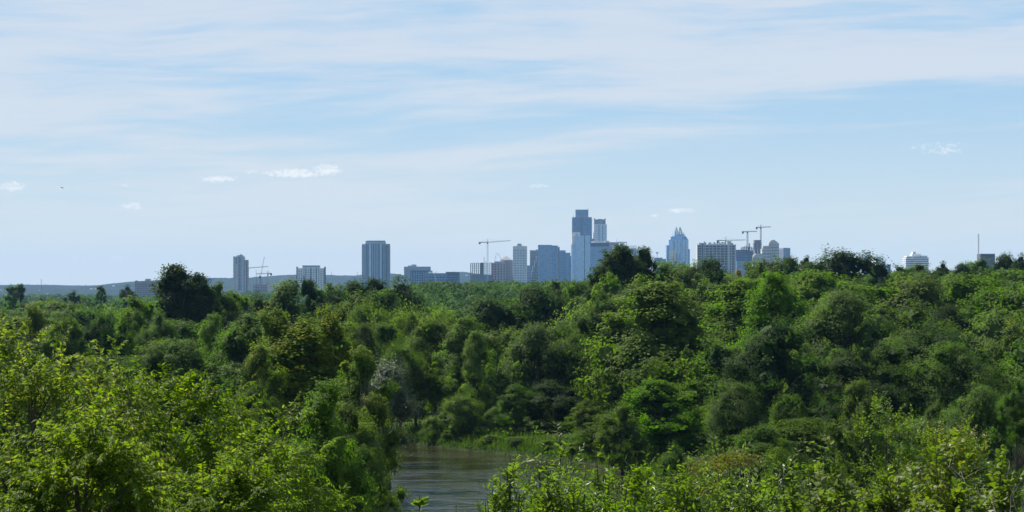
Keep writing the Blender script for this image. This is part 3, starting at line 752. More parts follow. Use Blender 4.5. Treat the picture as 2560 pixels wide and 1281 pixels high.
def understory():
    """low leafy ground cover under the trees, so that no bare soil shows between the trunks"""
    r = np.random.RandomState(21); n = 42000
    Y = r.uniform(45, 420, n); X = r.uniform(-.26, .26, n)*Y
    k = river_sd(X, Y) > 1.5; X, Y = X[k], Y[k]; n = len(X)
    Z = ground(X, Y)+np.abs(r.normal(0, .55, n))*(1+.6*np.sin(X*.6)*np.sin(Y*.5))
    P = np.stack([X, Y, Z], 1); Nn = unit(r.normal(0, .6, (n, 3))+np.array([0, 0, 1.])); A = unit(np.cross(Nn, r.normal(0, 1, (n, 3))))
    s = r.uniform(.3, .75, n)
    V, T = leaf_quads(P, A, Nn, s, s*.6)
    return mesh_np('undergrowth', V, T, LM['mid'], attr=np.repeat(r.rand(n)*.8, 2))
o = link('undergrowth', understory(), None, 'stuff'); tag(o, 'low leafy undergrowth on the slopes between the trees')

# ------------------------------------------------------------------ the city
def glass_mat(name, c, rough=.18, spec=.7, scale=.05, var=.25):
    m, g = new_mat(name)
    tc = g.n('ShaderNodeTexCoord'); mp = g.n('ShaderNodeMapping'); m.node_tree.links.new(tc.outputs['Object'], mp.inputs[0])
    mp.inputs['Scale'].default_value = (.31, .31, .29)
    vo = g.n('ShaderNodeTexVoronoi'); vo.feature = 'F1'; vo.distance = 'CHEBYCHEV'; vo.inputs['Scale'].default_value = 1.0; vo.inputs['Randomness'].default_value = .25
    m.node_tree.links.new(mp.outputs[0], vo.inputs['Vector'])
    sp = g.n('ShaderNodeSeparateColor'); m.node_tree.links.new(vo.outputs['Color'], sp.inputs[0])
    col = g.mix(sp.outputs[0], tuple(v*(1-var) for v in c), tuple(v*(1+var) for v in c))
    p = g.n('ShaderNodeBsdfPrincipled'); g.put(p.inputs['Base Color'], col); p.inputs['Roughness'].default_value = rough
    p.inputs['Specular IOR Level'].default_value = spec
    o = g.n('ShaderNodeOutputMaterial'); m.node_tree.links.new(p.outputs[0], o.inputs[0])
    return m
GL_DARK = glass_mat('glass_dark', (.045, .070, .112)); GL_BLUE = glass_mat('glass_blue', (.105, .205, .37))  # glass blues pushed further to carry part of the distance haze
GL_MID = glass_mat('glass_mid_blue', (.19, .33, .53)); GL_LIGHT = glass_mat('glass_pale', (.44, .63, .86), rough=.22, var=.10)
WH = plain_mat('white_panel', (.80, .80, .79), .7, .3, .06, .06); BEIGE = plain_mat('beige_stone', (.55, .53, .51), .85, .2, .08, .06)
PINK = plain_mat('pink_stone', (.36, .33, .33), .85, .2, .08, .06); GREY = plain_mat('grey_concrete', (.33, .37, .43), .85, .2, .10, .06)
DGREY = plain_mat('dark_panel', (.085, .10, .13), .7, .3, .12, .06); SLATE = plain_mat('blue_slate_panel', (.20, .30, .45), .6, .4, .08, .06)  # slate made bluer too, with some haze put into its colour
CONC = plain_mat('raw_concrete', (.27, .27, .28), .9, .2, .15, .2); BROWN = plain_mat('brown_cladding', (.12, .11, .12), .8, .3, .1, .1)
STEEL_W = plain_mat('white_painted_steel', (.62, .61, .58), .5, .4, .05, .3); STEEL_Y = plain_mat('yellow_painted_steel', (.50, .40, .20), .5, .4, .05, .3)
STEEL_D = plain_mat('dark_painted_steel', (.10, .10, .11), .5, .4, .05, .3); STEEL_R = plain_mat('red_painted_steel', (.45, .12, .08), .5, .4, .05, .3)
PALE_SLATE = plain_mat('pale_blue_panel', (.40, .48, .58), .6, .4, .08, .06)
ROOF = plain_mat('roof_membrane', (.34, .34, .33), .9, .2, .1, .1)

class Bld:
    """a building standing at its real place; the local frame has the front at y=0, x to the right, z up from the ground"""
    def __init__(s, name, label, x0, x1, ytop, Y, D=30., yaw=0., cat='building', group=None):
        s.Y = Y; s.k = Y/F; s.xc = (x0+x1)/2; s.x0 = x0; s.x1 = x1
        X = X_of(s.xc, Y); s.g = gz(X, Y+D/2)-.5
        s.W = (x1-x0)*s.k; s.H = Z_of(ytop, Y)-s.g; s.D = D
        s.t = thing(name, label, cat, (X, Y, s.g), yaw, group)
    def x(s, px): return (px-s.xc)*s.k
    def z(s, py): return Z_of(py, s.Y)-s.g
    def box(s, name, mat, px0, px1, py1, py0=None, y0=0., y1=None, kind=None):
        b = MB(); b.box(s.x(px0), s.x(px1), y0, s.D if y1 is None else y1, 0 if py0 is None else s.z(py0), s.z(py1)); return b.build(name, mat, s.t, kind)
    def grid(s, wall, glass, px0, px1, py1, py0=None, y0=0., y1=None, nx=8, nz=16, ny=5, pier=.35, band=.28, proud=.45, name='facade_frame', core='glazing', cap=1.5):
        """glass core with piers and floor bands standing proud of it on all four sides"""
        x0, x1 = s.x(px0), s.x(px1); z0 = 0 if py0 is None else s.z(py0); z1 = s.z(py1); y1 = s.D if y1 is None else y1
        b = MB(); b.box(x0+proud, x1-proud, y0+proud, y1-proud, z0, z1-.4); b.build(core, glass, s.t)
        f = MB(); pw = (x1-x0)/nx*pier/2
        for i in range(nx+1):
            c = x0+(x1-x0)*i/nx; a0 = max(c-pw, x0); a1 = min(c+pw, x1)
            f.box(a0, a1, y0, y0+proud+.3, z0, z1); f.box(a0, a1, y1-proud-.3, y1, z0, z1)
        pwy = (y1-y0)/ny*pier/2
        for i in range(1, ny):
            c = y0+(y1-y0)*i/ny
            f.box(x0, x0+proud+.3, c-pwy, c+pwy, z0, z1); f.box(x1-proud-.3, x1, c-pwy, c+pwy, z0, z1)
        dz = (z1-z0)/nz; bh = dz*band; e = .12
        for i in range(nz+1):
            zc = z0+dz*i; c0, c1 = (zc-bh/2, zc+bh/2) if 0 < i < nz else ((zc, zc+bh/2) if i == 0 else (zc-bh/2-cap, zc))
            f.box(x0+e, x1-e, y0+e, y0+proud+.2, c0, c1); f.box(x0+e, x1-e, y1-proud-.2, y1-e, c0, c1)
            f.box(x0+e, x0+proud+.2, y0+proud+.2, y1-proud-.2, c0, c1); f.box(x1-proud-.2, x1-e, y0+proud+.2, y1-proud-.2, c0, c1)
        o = f.build(name, wall, s.t, 'stuff')
        r = MB(); r.box(x0+proud, x1-proud, y0+proud+.2, y1-proud-.2, z1-.35, z1-.05); r.build('roof', ROOF, s.t)
        return o
    def antenna(s, px, py1, py0, r=.35, y=8.):
        b = MB(); b.bar((s.x(px), y, s.z(py0)-.5), (s.x(px), y, s.z(py1)), r, r*.4); return b.build('antenna', STEEL_D, s.t)

# 1 pale pink block half hidden by the vine-draped giant
b = Bld('apartment_block', 'pale pink low block with a rooftop box, left of the vine-draped giant', 337, 392, 703.5, 3600, 26)
b.grid(PINK, GL_DARK, 337, 392, 703.5, nx=14, nz=9, pier=.62, band=.55); b.box('penthouse', PINK, 361.5, 373, 697.5, 703.4, 6, 18)
b.box('stair_tower', PINK, 337.4, 343, 701.6, 703.4, 2, 10)
# 2 slender pale tower
b = Bld('apartment_tower', 'slender pale tower with dark window columns, standing alone on the left', 582, 617.5, 642, 4600, 30)
b.grid(BEIGE, GL_DARK, 583, 608.5, 641.5, nx=3, nz=30, ny=4, pier=.72, band=.62)
b.grid(BEIGE, GL_DARK, 608.6, 617.5, 650, nx=2, nz=28, ny=4, pier=.55, band=.5, y0=3)
b.grid(BEIGE, GL_BLUE, 592, 606, 638.6, 641.4, 2, 22, nx=4, nz=2, ny=3, pier=.4, band=.4); b.box('balcony_column', GL_BLUE, 597, 602, 643, 727, -.35, .4); b.box('balcony_column', GL_BLUE, 589.5, 592, 643, 660, -.35, .4)
b.box('penthouse', GREY, 598, 603, 636.2, 638.5, 8, 18); b.box('shade_strip', DGREY, 616.2, 618, 651, None, 2.2, 2.9)  # dark strip at the right edge imitates the tower's shaded side
# 3 low construction blocks behind the cranes
b = Bld('low_building', 'low unfinished block at the foot of the left cranes', 632, 668, 711, 4700, 30); b.grid(PINK, GL_DARK, 632, 668, 711, nx=9, nz=6, pier=.5, band=.4)
b = Bld('low_building', 'low white-roofed shed right of the left cranes', 669, 690, 714, 4500, 24); b.box('wall', BEIGE, 669, 690, 714.9); b.box('roof', WH, 668.5, 690.5, 713.6, 714.8, -.6, 24.6)
# 4 white hotel
b = Bld('hotel', 'white hotel with dark corner fins and a raised middle, on the left skyline', 741, 812, 671, 4300, 22)
b.grid(WH, GL_DARK, 742.8, 756, 671, nx=3, nz=14, pier=.6, band=.42); b.grid(WH, GL_DARK, 798.2, 810.4, 671, nx=3, nz=14, pier=.6, band=.42)
b.grid(WH, GL_DARK, 756.2, 798, 668.2, y0=-.8, nx=10, nz=15, pier=.5, band=.45); b.box('penthouse', GREY, 756, 798, 664, 668, 1, 20)
for px in (763, 777, 791): b.box('window_column', GL_BLUE, px-1.1, px+1.1, 670, 728, -1.05, -.5)
b.box('corner_fin', DGREY, 741, 742.6, 667, None, -1.2, 22); b.box('corner_fin', DGREY, 810.6, 812.2, 667, None, -1.2, 22)
# 5 dark glass tower
b = Bld('glass_tower', 'dark blue glass apartment tower with vertical stripes, alone left of centre', 905, 973.5, 610, 4800, 34)
b.grid(PALE_SLATE, GL_DARK, 905, 913.5, 610.5, nx=3, nz=32, ny=5, pier=.4, band=.12); b.grid(PALE_SLATE, GL_DARK, 962.8, 973.5, 610, nx=4, nz=32, ny=5, pier=.3, band=.12)
b.grid(PALE_SLATE, GL_DARK, 913.6, 962.7, 606, y0=-1.2, nx=11, nz=33, ny=5, pier=.46, band=.10, cap=3.0)
b.box('crown_wall', GREY, 916.5, 962, 602, 605.9, -1, 30); b.box('crown_wall', DGREY, 914, 916.3, 603.6, 605.9, -.8, 30)
for px, w in ((918.5, 2.2), (932.5, 1.2), (946.5, 2.6), (956.5, 1.6), (965.5, 1.3)): b.box('dark_bay', DGREY, px, px+w, 613, None, -1.5, -.6 if px < 962 else .3)
for px, w in ((923.5, 3.4), (950.5, 2.4), (909.5, 1.6)): b.box('pale_bay', GL_LIGHT, px, px+w, 611, None, -1.45, -.6)
m = MB()
for i in range(26):
    z = b.z(617+i*3.4); m.box(b.x(902.8), b.x(905), 4, 16, z, z+.5); m.box(b.x(973.6), b.x(975.6), 4, 16, z-40*0, z+.5) if i > 12 else None
m.build('balcony', WH, b.t, 'stuff'); b.antenna(947, 600, 602)
# 6 mid-rise blocks
b = Bld('office_block', 'pale grey mid-rise with blank upper wall and roof boxes, right of the dark glass tower', 1010, 1075, 667, 4600, 40)
b.box('wall', GREY, 1010, 1075, 667); b.box('penthouse', GREY, 1028, 1040, 661.5, 666.9, 8, 24); b.box('penthouse', GREY, 1019, 1027, 664, 666.9, 10, 22)
b.grid(GREY, GL_DARK, 1032, 1074, 673, 676.5, -.5, 1, nx=9, nz=1, ny=1, pier=.5, band=.5)
b = Bld('office_block', 'lower blue-framed block stepping in front of the pale grey mid-rise', 1026, 1080, 677, 4350, 26)
b.grid(DGREY, GL_MID, 1026, 1080, 677, nx=9, nz=9, pier=.34, band=.24)
b = Bld('office_block', 'dark low block between the stepped mid-rise and the flat one', 1059, 1115, 683.5, 4250, 26)
b.grid(SLATE, GL_DARK, 1059, 1115, 683.5, nx=14, nz=7, pier=.35, band=.4); b.box('penthouse', WH, 1071, 1079, 679.5, 683.4, 4, 14)
b = Bld('office_block', 'flat dark brick block at the right end of the mid-rises', 1114.5, 1148, 680.5, 4400, 30)
b.grid(DGREY, GL_MID, 1114.5, 1148, 681.5, nx=10, nz=8, pier=.5, band=.45); b.box('parapet', PINK, 1114, 1148.3, 680, 681.4, -.3, 30); b.antenna(1135, 676.5, 680)
# 7 skeleton building
b = Bld('unfinished_building', 'open concrete skeleton building under the tall white crane', 1176, 1230, 658, 4900, 34)
m = MB()
nz = 14
for i in range(nz+1):
    z = b.z(658)-i*3.9
    if z < 1: break
    m.box(b.x(1175.5), b.x(1230), 0, 34, z-.55, z)
m.build('floor_slab', CONC, b.t, 'stuff')
m = MB()
for px in np.linspace(1176.4, 1229.2, 12):
    for y in (1., 17., 33.): m.box(b.x(px)-.55, b.x(px)+.55, y-.5, y+.5, 0, b.z(658)-.6)
m.build('column', CONC, b.t, 'stuff'); b.box('lift_core', CONC, 1201, 1208.5, 656.8, None, 10, 24); b.box('screen_wall', SLATE, 1178, 1229, 687, None, 2, 30)
b.box('hoist_mast', STEEL_D, 1209.6, 1210.8, 643, 658, 8, 9.2)
for px, py in ((1194, 655.4), (1214.5, 653), (1226.5, 654.8)): b.box('formwork', STEEL_D, px, px+.9, py, 658, 4, 5)
# 8 pyramid-roofed building
b = Bld('office_tower', 'stone building with a small pyramid roof, behind the skeleton', 1228, 1282, 655, 5050, 40)
b.grid(PINK, GL_DARK, 1228, 1264, 657.5, y0=-3, nx=5, nz=12, pier=.5, band=.3, core='glazing'); b.box('wall', GREY, 1236.5, 1262, 654, 657.4, -2, 20)
b.grid(PINK, GL_DARK, 1258.5, 1282, 650.5, nx=8, nz=16, pier=.45, band=.12, y0=1)
m = MB(); m.pyramid(b.x(1250), b.x(1281), 4, 30, b.z(650.3), b.z(639.3)); m.build('roof', PINK, b.t); m = MB(); m.prism([(b.x(1251), 5), (b.x(1280), 5), (b.x(1280), 29), (b.x(1251), 29)], b.z(653), b.z(650.4)); m.build('cornice', BEIGE, b.t)
# 9 residential tower
b = Bld('apartment_tower', 'pale gridded residential tower left of the blue glass slab', 1283, 1314.6, 615, 5000, 30, yaw=-.10)
b.grid(WH, GL_BLUE, 1283, 1314.6, 615.4, nx=8, nz=28, ny=4, pier=.34, band=.40, cap=8.); b.box('penthouse', GREY, 1292, 1302, 610, 615.2, 6, 22); b.box('penthouse', GREY, 1295, 1300, 609, 609.9, 9, 18)
m = MB(); m.box(b.x(1282.6)-.4, b.x(1282.6)+.35, 1, 29, 0, b.z(617)); m.build('lit_side_wall', PINK, b.t)  # pinkish sheet imitates warm sunlight on the left face
# 10 small blocks and the stepped one
b = Bld('office_block', 'small low block with thin piers between the residential tower and the stepped dark one', 1314, 1326, 664, 5250, 24); b.grid(GREY, GL_BLUE, 1314, 1326, 664, nx=4, nz=10, pier=.4, band=.2)
b = Bld('stepped_building', 'dark office stepping upward to the right beside the blue glass slab', 1325, 1346, 625.5, 5450, 36)
b.grid(PINK, GL_DARK, 1325, 1346, 626, y0=6, nx=7, nz=22, pier=.4, band=.42)
for i, (pa, pt) in enumerate(((1327.5, 686), (1331, 674), (1335.5, 661), (1339.5, 648))): b.grid(PINK, GL_DARK, pa+1.5, 1346, pt-7, None, 5-i*1.4-1.5, 6, nx=5, nz=8+3*i, ny=1, pier=.3, band=.42); b.box('white_edge', WH, pa, pa+1.4, pt-8.5, pt+6, 3.4-i*1.4, 4.6-i*1.4)
b.box('penthouse', GREY, 1340, 1346, 624, 625.9, 12, 30)
# 11 blue glass slab
b = Bld('glass_tower', 'broad blue glass slab with a rounded right shoulder', 1345, 1400, 613, 5200, 34)
b.grid(SLATE, GL_MID, 1345.5, 1380, 617.5, nx=11, nz=24, ny=5, pier=.22, band=.26); b.box('crown_wall', SLATE, 1345.2, 1380, 612.6, 617.4, .2, 33)
m = MB(); pts = [(b.x(1380.1), 1.5), (b.x(1386), 2.5), (b.x(1391.5), 6), (b.x(1395), 12), (b.x(1396), 33), (b.x(1380.1), 33)]; m.prism(pts, 0, b.z(614.2)); m.build('curved_wall', GL_BLUE, b.t)
b.grid(PINK, GL_DARK, 1392, 1399.6, 617.5, y0=14, nx=3, nz=22, ny=3, pier=.5, band=.4)
# 12 blue stepped office
b = Bld('office_tower', 'mid blue office stepping down to the right, beside the blue glass slab', 1399, 1428, 626.3, 5600, 34)
b.grid(SLATE, GL_BLUE, 1399, 1414, 626.3, nx=5, nz=20, pier=.25, band=.3, cap=4); b.grid(SLATE, GL_MID, 1414.1, 1426, 632.3, y0=-1.5, nx=5, nz=19, pier=.2, band=.3); b.grid(SLATE, GL_MID, 1425, 1430.5, 641, y0=-3, y1=14, nx=2, nz=17, pier=.2, band=.3)
# 13 horizontally banded low tower
b = Bld('office_tower', 'horizontally banded narrow office left of the white glass tower', 1428.6, 1440, 611.5, 5350, 30); b.grid(GREY, GL_BLUE, 1428.6, 1440, 611.5, nx=3, nz=25, pier=.12, band=.42, cap=2.5)
# 14 white glass tower
b = Bld('glass_tower', 'pale white-blue glass tower with an open white frame on top', 1430.5, 1475.5, 589.5, 5000, 30)
b.grid(GL_LIGHT, GL_LIGHT, 1438.2, 1460.4, 589.5, nx=6, nz=26, ny=6, pier=.12, band=.10, proud=.25); b.grid(GL_LIGHT, GL_LIGHT, 1462, 1475.5, 589.2, nx=4, nz=26, ny=6, pier=.12, band=.10, proud=.25)
b.box('recess', GL_DARK, 1460.5, 1461.9, 590, None, .9, 28)
m = MB(); m.box(b.x(1430), b.x(1438.1), 9, 29, b.z(612), b.z(585)); m.build('lit_side_wing', WH, b.t); b.box('white_side_base', GL_LIGHT, 1430.2, 1438.1, 612.1, None, 10, 28)  # white wing colour stands in for sunlight reflecting off the left glass face
m = MB()
for y in (.4, 24.): m.box(b.x(1432.5), b.x(1450.6), y, y+1.2, b.z(583), b.z(581.2))
for px in (1438.2, 1442.5, 1446.2, 1449.6):
    for y in (.4, 24.): m.box(b.x(px), b.x(px+.9), y, y+1.2, b.z(589.6), b.z(583))
m.box(b.x(1441.5), b.x(1450.4), .8, 1.3, b.z(586.2), b.z(585.4)); m.box(b.x(1442), b.x(1450), .9, 1.2, b.z(592), b.z(589.8)); m.build('roof_frame', WH, b.t)
b.box('white_louvre', WH, 1442.2, 1450.4, 592, 595*0+589.7, -.2, .2)
# 15 tallest tower
b = Bld('skyscraper', 'tallest slate-blue tower with a narrower box crown', 1431, 1479.6, 543, 5700, 36)
b.grid(SLATE, GL_BLUE, 1431.5, 1450.5, 543.3, nx=8, nz=46, ny=8, pier=.34, band=.26, cap=2.5); b.grid(SLATE, GL_BLUE, 1457.5, 1479.4, 543.3, nx=9, nz=46, ny=8, pier=.34, band=.26, cap=2.5)
b.grid(SLATE, GL_DARK, 1450.6, 1457.4, 543.5, y0=2, nx=3, nz=46, ny=6, pier=.5, band=.2)
b.grid(GREY, GL_MID, 1439, 1471, 524.6, 543.2, 4, 30, nx=1, nz=1, ny=1, pier=.9, band=.5, cap=4); b.box('crown_wall', SLATE, 1439, 1471, 524.3, 538, 3.4, 30.5)
m = MB()
for i in range(34):
    z = b.z(546+i*2.2); m.box(b.x(1479.5), b.x(1480.3), 2, 30, z, z+.9); m.box(b.x(1430.2), b.x(1431.4), 2, 30, z, z+.9)
m.build('balcony', GREY, b.t, 'stuff'); b.antenna(1434.3, 535, 543, .4); b.antenna(1470.5, 520.8, 524.4, .4)
# 16 second tall tower
b = Bld('skyscraper', 'second tall tower, white-blue with a pinkish crown of raised corners', 1484, 1517.6, 561, 5900, 32)
b.grid(WH, GL_LIGHT, 1485.2, 1517, 561, nx=9, nz=34, ny=6, pier=.34, band=.22); b.box('window_column', GL_BLUE, 1496.5, 1498.5, 563, 640, -.3, .2); b.box('window_column', GL_BLUE, 1506, 1507.4, 563, 640, -.3, .2)
b.grid(PINK, GL_BLUE, 1485.6, 1514, 549, 560.9, 1.5, 28, nx=7, nz=4, ny=6, pier=.6, band=.4); b.box('crown_box', GREY, 1495, 1505.5, 548, 560.8, 1, 6)
for px in (1485.4, 1512): b.box('crown_corner', PINK, px, px+2.6, 546.6, 549.2, 1, 6); b.box('crown_corner', PINK, px, px+2.6, 546.6, 549.2, 24, 28.4)
b.box('side_wing', WH, 1482.6, 1485.1, 581, None, 6, 26); b.box('low_roof', DGREY, 1479, 1489, 597.5, 604, 4, 20)
# 17 wide blue block
b = Bld('hotel_block', 'wide flat-topped blue block right of the white glass tower, dark band under its roof', 1475.6, 1523.5, 607, 5150, 40)
b.box('wall', SLATE, 1475.6, 1523.5, 617.2); b.grid(DGREY, GL_DARK, 1475.8, 1523.3, 607.2, 617.1, .3, 39.6, nx=24, nz=1, ny=14, pier=.5, band=.2)
m = MB()
for i in range(15):
    z = b.z(620+i*4.6); m.box(b.x(1476), b.x(1523), -.25, .1, z, z+.5)
m.build('floor_band', GL_BLUE, b.t, 'stuff'); b.box('roof_terrace', WH, 1480, 1514, 604.4, 607, 6, 34); b.box('roof_box', BEIGE, 1514, 1523.8, 602.2, 607, 8, 30)
b.box('roof_box', GREY, 1483, 1489.5, 601.4, 604.3, 10, 20)
# 18 blocks behind the upswept tree
b = Bld('office_block', 'pale stone block with a roof frame, behind the jagged poplar', 1523.6, 1567.5, 605, 5500, 36)
b.grid(PINK, GL_BLUE, 1523.6, 1545.5, 606, nx=7, nz=14, pier=.5, band=.4); b.grid(GREY, GL_DARK, 1545.6, 1567.5, 614.5, nx=6, nz=13, pier=.3, band=.3)
m = MB(); m.box(b.x(1545), b.x(1567.5), 2, 3.2, b.z(607), b.z(605))
for px in (1546, 1551, 1556.5, 1561, 1566.2): m.box(b.x(px), b.x(px+1.2), 2, 3, b.z(614.4), b.z(607))
m.box(b.x(1553), b.x(1560), 3.2, 12, b.z(614.4), b.z(608)); m.build('roof_frame', GREY, b.t); b.antenna(1542.3, 597, 606, .5)
b = Bld('glass_building', 'pale glass building with a thin white roof frame, right of the jagged poplar', 1532, 1592, 615, 5000, 30)
b.grid(WH, GL_MID, 1533, 1591, 619.5, nx=16, nz=12, pier=.2, band=.25); m = MB(); m.box(b.x(1532), b.x(1592), -.6, .6, b.z(616.2), b.z(614.8))
for px in (1532.2, 1546, 1570, 1583, 1590.8): m.box(b.x(px), b.x(px+1), -.5, .5, b.z(619.4), b.z(616.2))
m.box(b.x(1532), b.x(1592), 28, 29, b.z(616.2), b.z(614.8)); m.build('roof_frame', WH, b.t)
b.grid(WH, GL_LIGHT, 1585, 1595, 623.5, y0=4, nx=3, nz=11, pier=.2, band=.25)
# 19 small block with dish mast
b = Bld('low_building', 'low slate block with roof boxes left of the spiked crown tower', 1636.5, 1665, 648, 4700, 26)
b.grid(SLATE, GL_BLUE, 1636.5, 1656, 644.8, nx=8, nz=9, pier=.4, band=.3); b.grid(SLATE, GL_BLUE, 1656.1, 1665, 647.6, nx=4, nz=8, pier=.4, band=.3); b.antenna(1655, 643, 645, .8)
b = Bld('floodlight_mast', 'slim mast with a broad head, left of the spiked crown tower', 1640.5, 1645.5, 631, 4400, 3, cat='mast')
b.box('pole', STEEL_D, 1642.6, 1643.3, 635, None, 1, 2); b.box('head', STEEL_D, 1640.2, 1646, 631, 633, .2, 2.8); b.box('head', STEEL_D, 1641.8, 1644.2, 633.1, 635.5, .6, 2.4)

# 20 spiked crown tower
b = Bld('skyscraper', 'pale blue glass tower with a spiked open crown', 1667, 1725.5, 600, 5300, 52)
def chamf(x0, x1, y0, y1, c): return [(x0+c, y0), (x1-c, y0), (x1, y0+c), (x1, y1-c), (x1-c, y1), (x0+c, y1), (x0, y1-c), (x0, y0+c)]
def lvl(name, mat, pa, pb, y0, y1, pt, c=3., pbm=None):
    m = MB(); m.prism(chamf(b.x(pa), b.x(pb), y0, y1, c), 0 if pbm is None else b.z(pbm), b.z(pt)); return m.build(name, mat, b.t)
lvl('wing', GL_MID, 1667, 1690, 8, 44, 613.2, 2); lvl('wing', GL_MID, 1700, 1725.5, 8, 44, 623, 2)
lvl('shaft', GL_LIGHT, 1672.2, 1722, 3, 49, 600.2, 6); lvl('bay', GL_LIGHT, 1687, 1713, -.5, 52, 599, 2)
lvl('upper_shaft', GL_MID, 1676.5, 1718, 7, 45, 592.5, 5, 600.3); lvl('upper_shaft', GL_LIGHT, 1680, 1714.5, 9, 43, 590, 4, 592.6)
m = MB()
for i in range(7):
    z = b.z(611+i*3.2*1.6); m.box(b.x(1679), b.x(1686), 2.4, 2.9, z, z+1.2); m.box(b.x(1714), b.x(1720.5), 2.6, 3.1, z, z+1.2)
m.build('spandrel', WH, b.t, 'stuff')
m = MB()
for px in (1683.6, 1686.4, 1694, 1701.5, 1705, 1713.6): m.box(b.x(px), b.x(px)+.5, -.9, -.4, 0, b.z(600.5)) if 1687 < px < 1713 else m.box(b.x(px), b.x(px)+.5, 2.2, 2.8, 0, b.z(602))
m.build('mullion', GL_DARK, b.t, 'stuff')
def spike(xa, xb, y0, y1, ptop, pbot, xt):
    m = MB(); zb, zt = b.z(pbot), b.z(ptop); X0, X1, XT = b.x(xa), b.x(xb), b.x(xt)
    for (px_, py_) in ((X0, y0), (X1, y0), (X1, y1), (X0, y1)):
        q0 = (px_, py_, zb)
        for j in range(1, 7):
            f_ = j/6.; w = 1-.9*f_**1.45; q1 = (XT+(px_-XT)*w, (y0+y1)/2+(py_-(y0+y1)/2)*(1-.7*f_), zb+(zt-zb)*f_); m.bar(q0, q1, .75); q0 = q1
    for i in range(1, 9):
        f_ = i/9.; w = 1-.9*f_**1.45; yy0 = (y0+y1)/2+(y0-(y0+y1)/2)*(1-.7*f_); yy1 = (y0+y1)/2+(y1-(y0+y1)/2)*(1-.7*f_); z = zb+(zt-zb)*f_
        xa_, xb_ = XT+(X0-XT)*w, XT+(X1-XT)*w
        m.bar((xa_, yy0, z), (xb_, yy0, z+(1.4 if xt < 1697 else -1.4)), .42); m.bar((xa_, yy1, z), (xb_, yy1, z), .28); m.bar((xa_, yy0, z), (xa_, yy1, z), .25); m.bar((xb_, yy0, z), (xb_, yy1, z), .25)
    m.build('crown_spike', STEEL_W, b.t)
    m = MB(); m.bar((XT+(X0-XT)*.6, (y0+y1)/2, zb), (XT+(X0-XT)*.35, (y0+y1)/2, zb+(zt-zb)*.45), 3.0, 1.2); m.build('crown_glass', GL_LIGHT, b.t)
spike(1687.5, 1697, 12, 38, 568.3, 590.2, 1692.2); spike(1698.6, 1708, 12, 38, 568.3, 590.2, 1701.4)
def fin(xb, xt, ptop, pbot, y=9., w=1.9, mat=None):
    m = MB(); m.bar((b.x(xb), y, b.z(pbot)), (b.x(xt), y+5, b.z(ptop)), w, .35); m.build('crown_fin', mat or GL_LIGHT, b.t)
fin(1685.6, 1687.4, 582, 592); fin(1712.6, 1708.8, 582, 592); fin(1681.6, 1683.4, 582.6, 592.4, 20, .6); fin(1675.4, 1678.4, 592, 600.2); fin(1718.6, 1715.8, 592, 600.2); fin(1690.5, 1691.5, 577, 590, 11); fin(1705.5, 1703.6, 577, 590, 11)
fin(1678.5, 1680.5, 592, 600, 10); fin(1716, 1714.5, 590.5, 600, 10)
lvl('crown_step', GL_MID, 1685, 1710, 12, 40, 586.5, 3, 590.1)
# cluster of unfinished pale work in front of it
b = Bld('scaffold_tower', 'pale lattice scaffold in front of the lower left of the spiked crown tower', 1676, 1701, 626, 4700, 12, cat='scaffold')
m = MB()
for px in (1676, 1681.5, 1688, 1693, 1699.5):
    for y in (0, 8): m.bar((b.x(px), y, 0), (b.x(px), y, b.z(626 if px < 1690 else 631)), .45)
for i in range(12):
    z = b.z(632+i*4.2); m.bar((b.x(1676), 0, z), (b.x(1688), 0, z+2.6), .35); m.bar((b.x(1681), 0, z+2), (b.x(1693), 8, z-2), .3)
m.build('lattice', STEEL_W, b.t); b.box('sheeting', GREY, 1689, 1693, 632, None, 2, 7); b.box('sheeting', SLATE, 1697, 1700.5, 633, None, 2, 7)

# 21 grid-fronted block: every bay a window of its own
b = Bld('office_block', 'beige grid-fronted block with rooftop trees, below the two right cranes', 1743, 1839.8, 611, 3900, 34)
b.box('core_wall', BEIGE, 1744, 1839, 612.5, None, .9, 33); m = MB()
piers = [(1743, 1745), (1752.6, 1754), (1758.4, 1759.6), (1762.2, 1764), (1771.8, 1773.4), (1781.4, 1783), (1790.8, 1792.4), (1800, 1801.6), (1810, 1811.4), (1819, 1824.6), (1827.8, 1829.6), (1836.6, 1839.8)]
for pa, pb in piers: m.box(b.x(pa), b.x(pb), 0, 1.0, 0, b.z(611.4))
m.build('pier', BEIGE, b.t, 'stuff')
zt = b.z(612.6); nfl = 13; dz = 6.35*b.k
m = MB()
for i in range(nfl+1): m.box(b.x(1744.9), b.x(1753.8), .15, .95, zt-i*dz-.9, zt-i*dz) if i % 2 == 0 else None; m.box(b.x(1759.5), b.x(1838), .15, .95, zt-i*dz-.9, zt-i*dz)
m.build('floor_band', BEIGE, b.t, 'stuff')
bays = [(1745.1, 1752.5), (1759.7, 1762.1), (1764.1, 1771.7), (1773.5, 1781.3), (1783.1, 1790.7), (1792.5, 1799.9), (1801.7, 1809.9), (1811.5, 1818.9), (1824.8, 1827.7), (1829.8, 1836.4)]
wm = {}
for bi, (pa, pb) in enumerate(bays):
    for i in range(nfl):
        w = b.x(pb)-b.x(pa)
        if bi not in wm:
            q = MB(); q.box(-w/2, w/2, 0, .3, 0, dz-1.0); q.box(-w/2, w/2, -.12, 0, (dz-1)*.47, (dz-1)*.47+.35); wm[bi] = q.mesh('window_mesh', GL_DARK)
        z = zt-(i+1)*dz+.05
        if z < 1: continue
        o = link('window', wm[bi], b.t); o.location = ((b.x(pa)+b.x(pb))/2, .55, z)
b.box('recess', GL_DARK, 1754.1, 1758.3, 610, None, .5, .88)
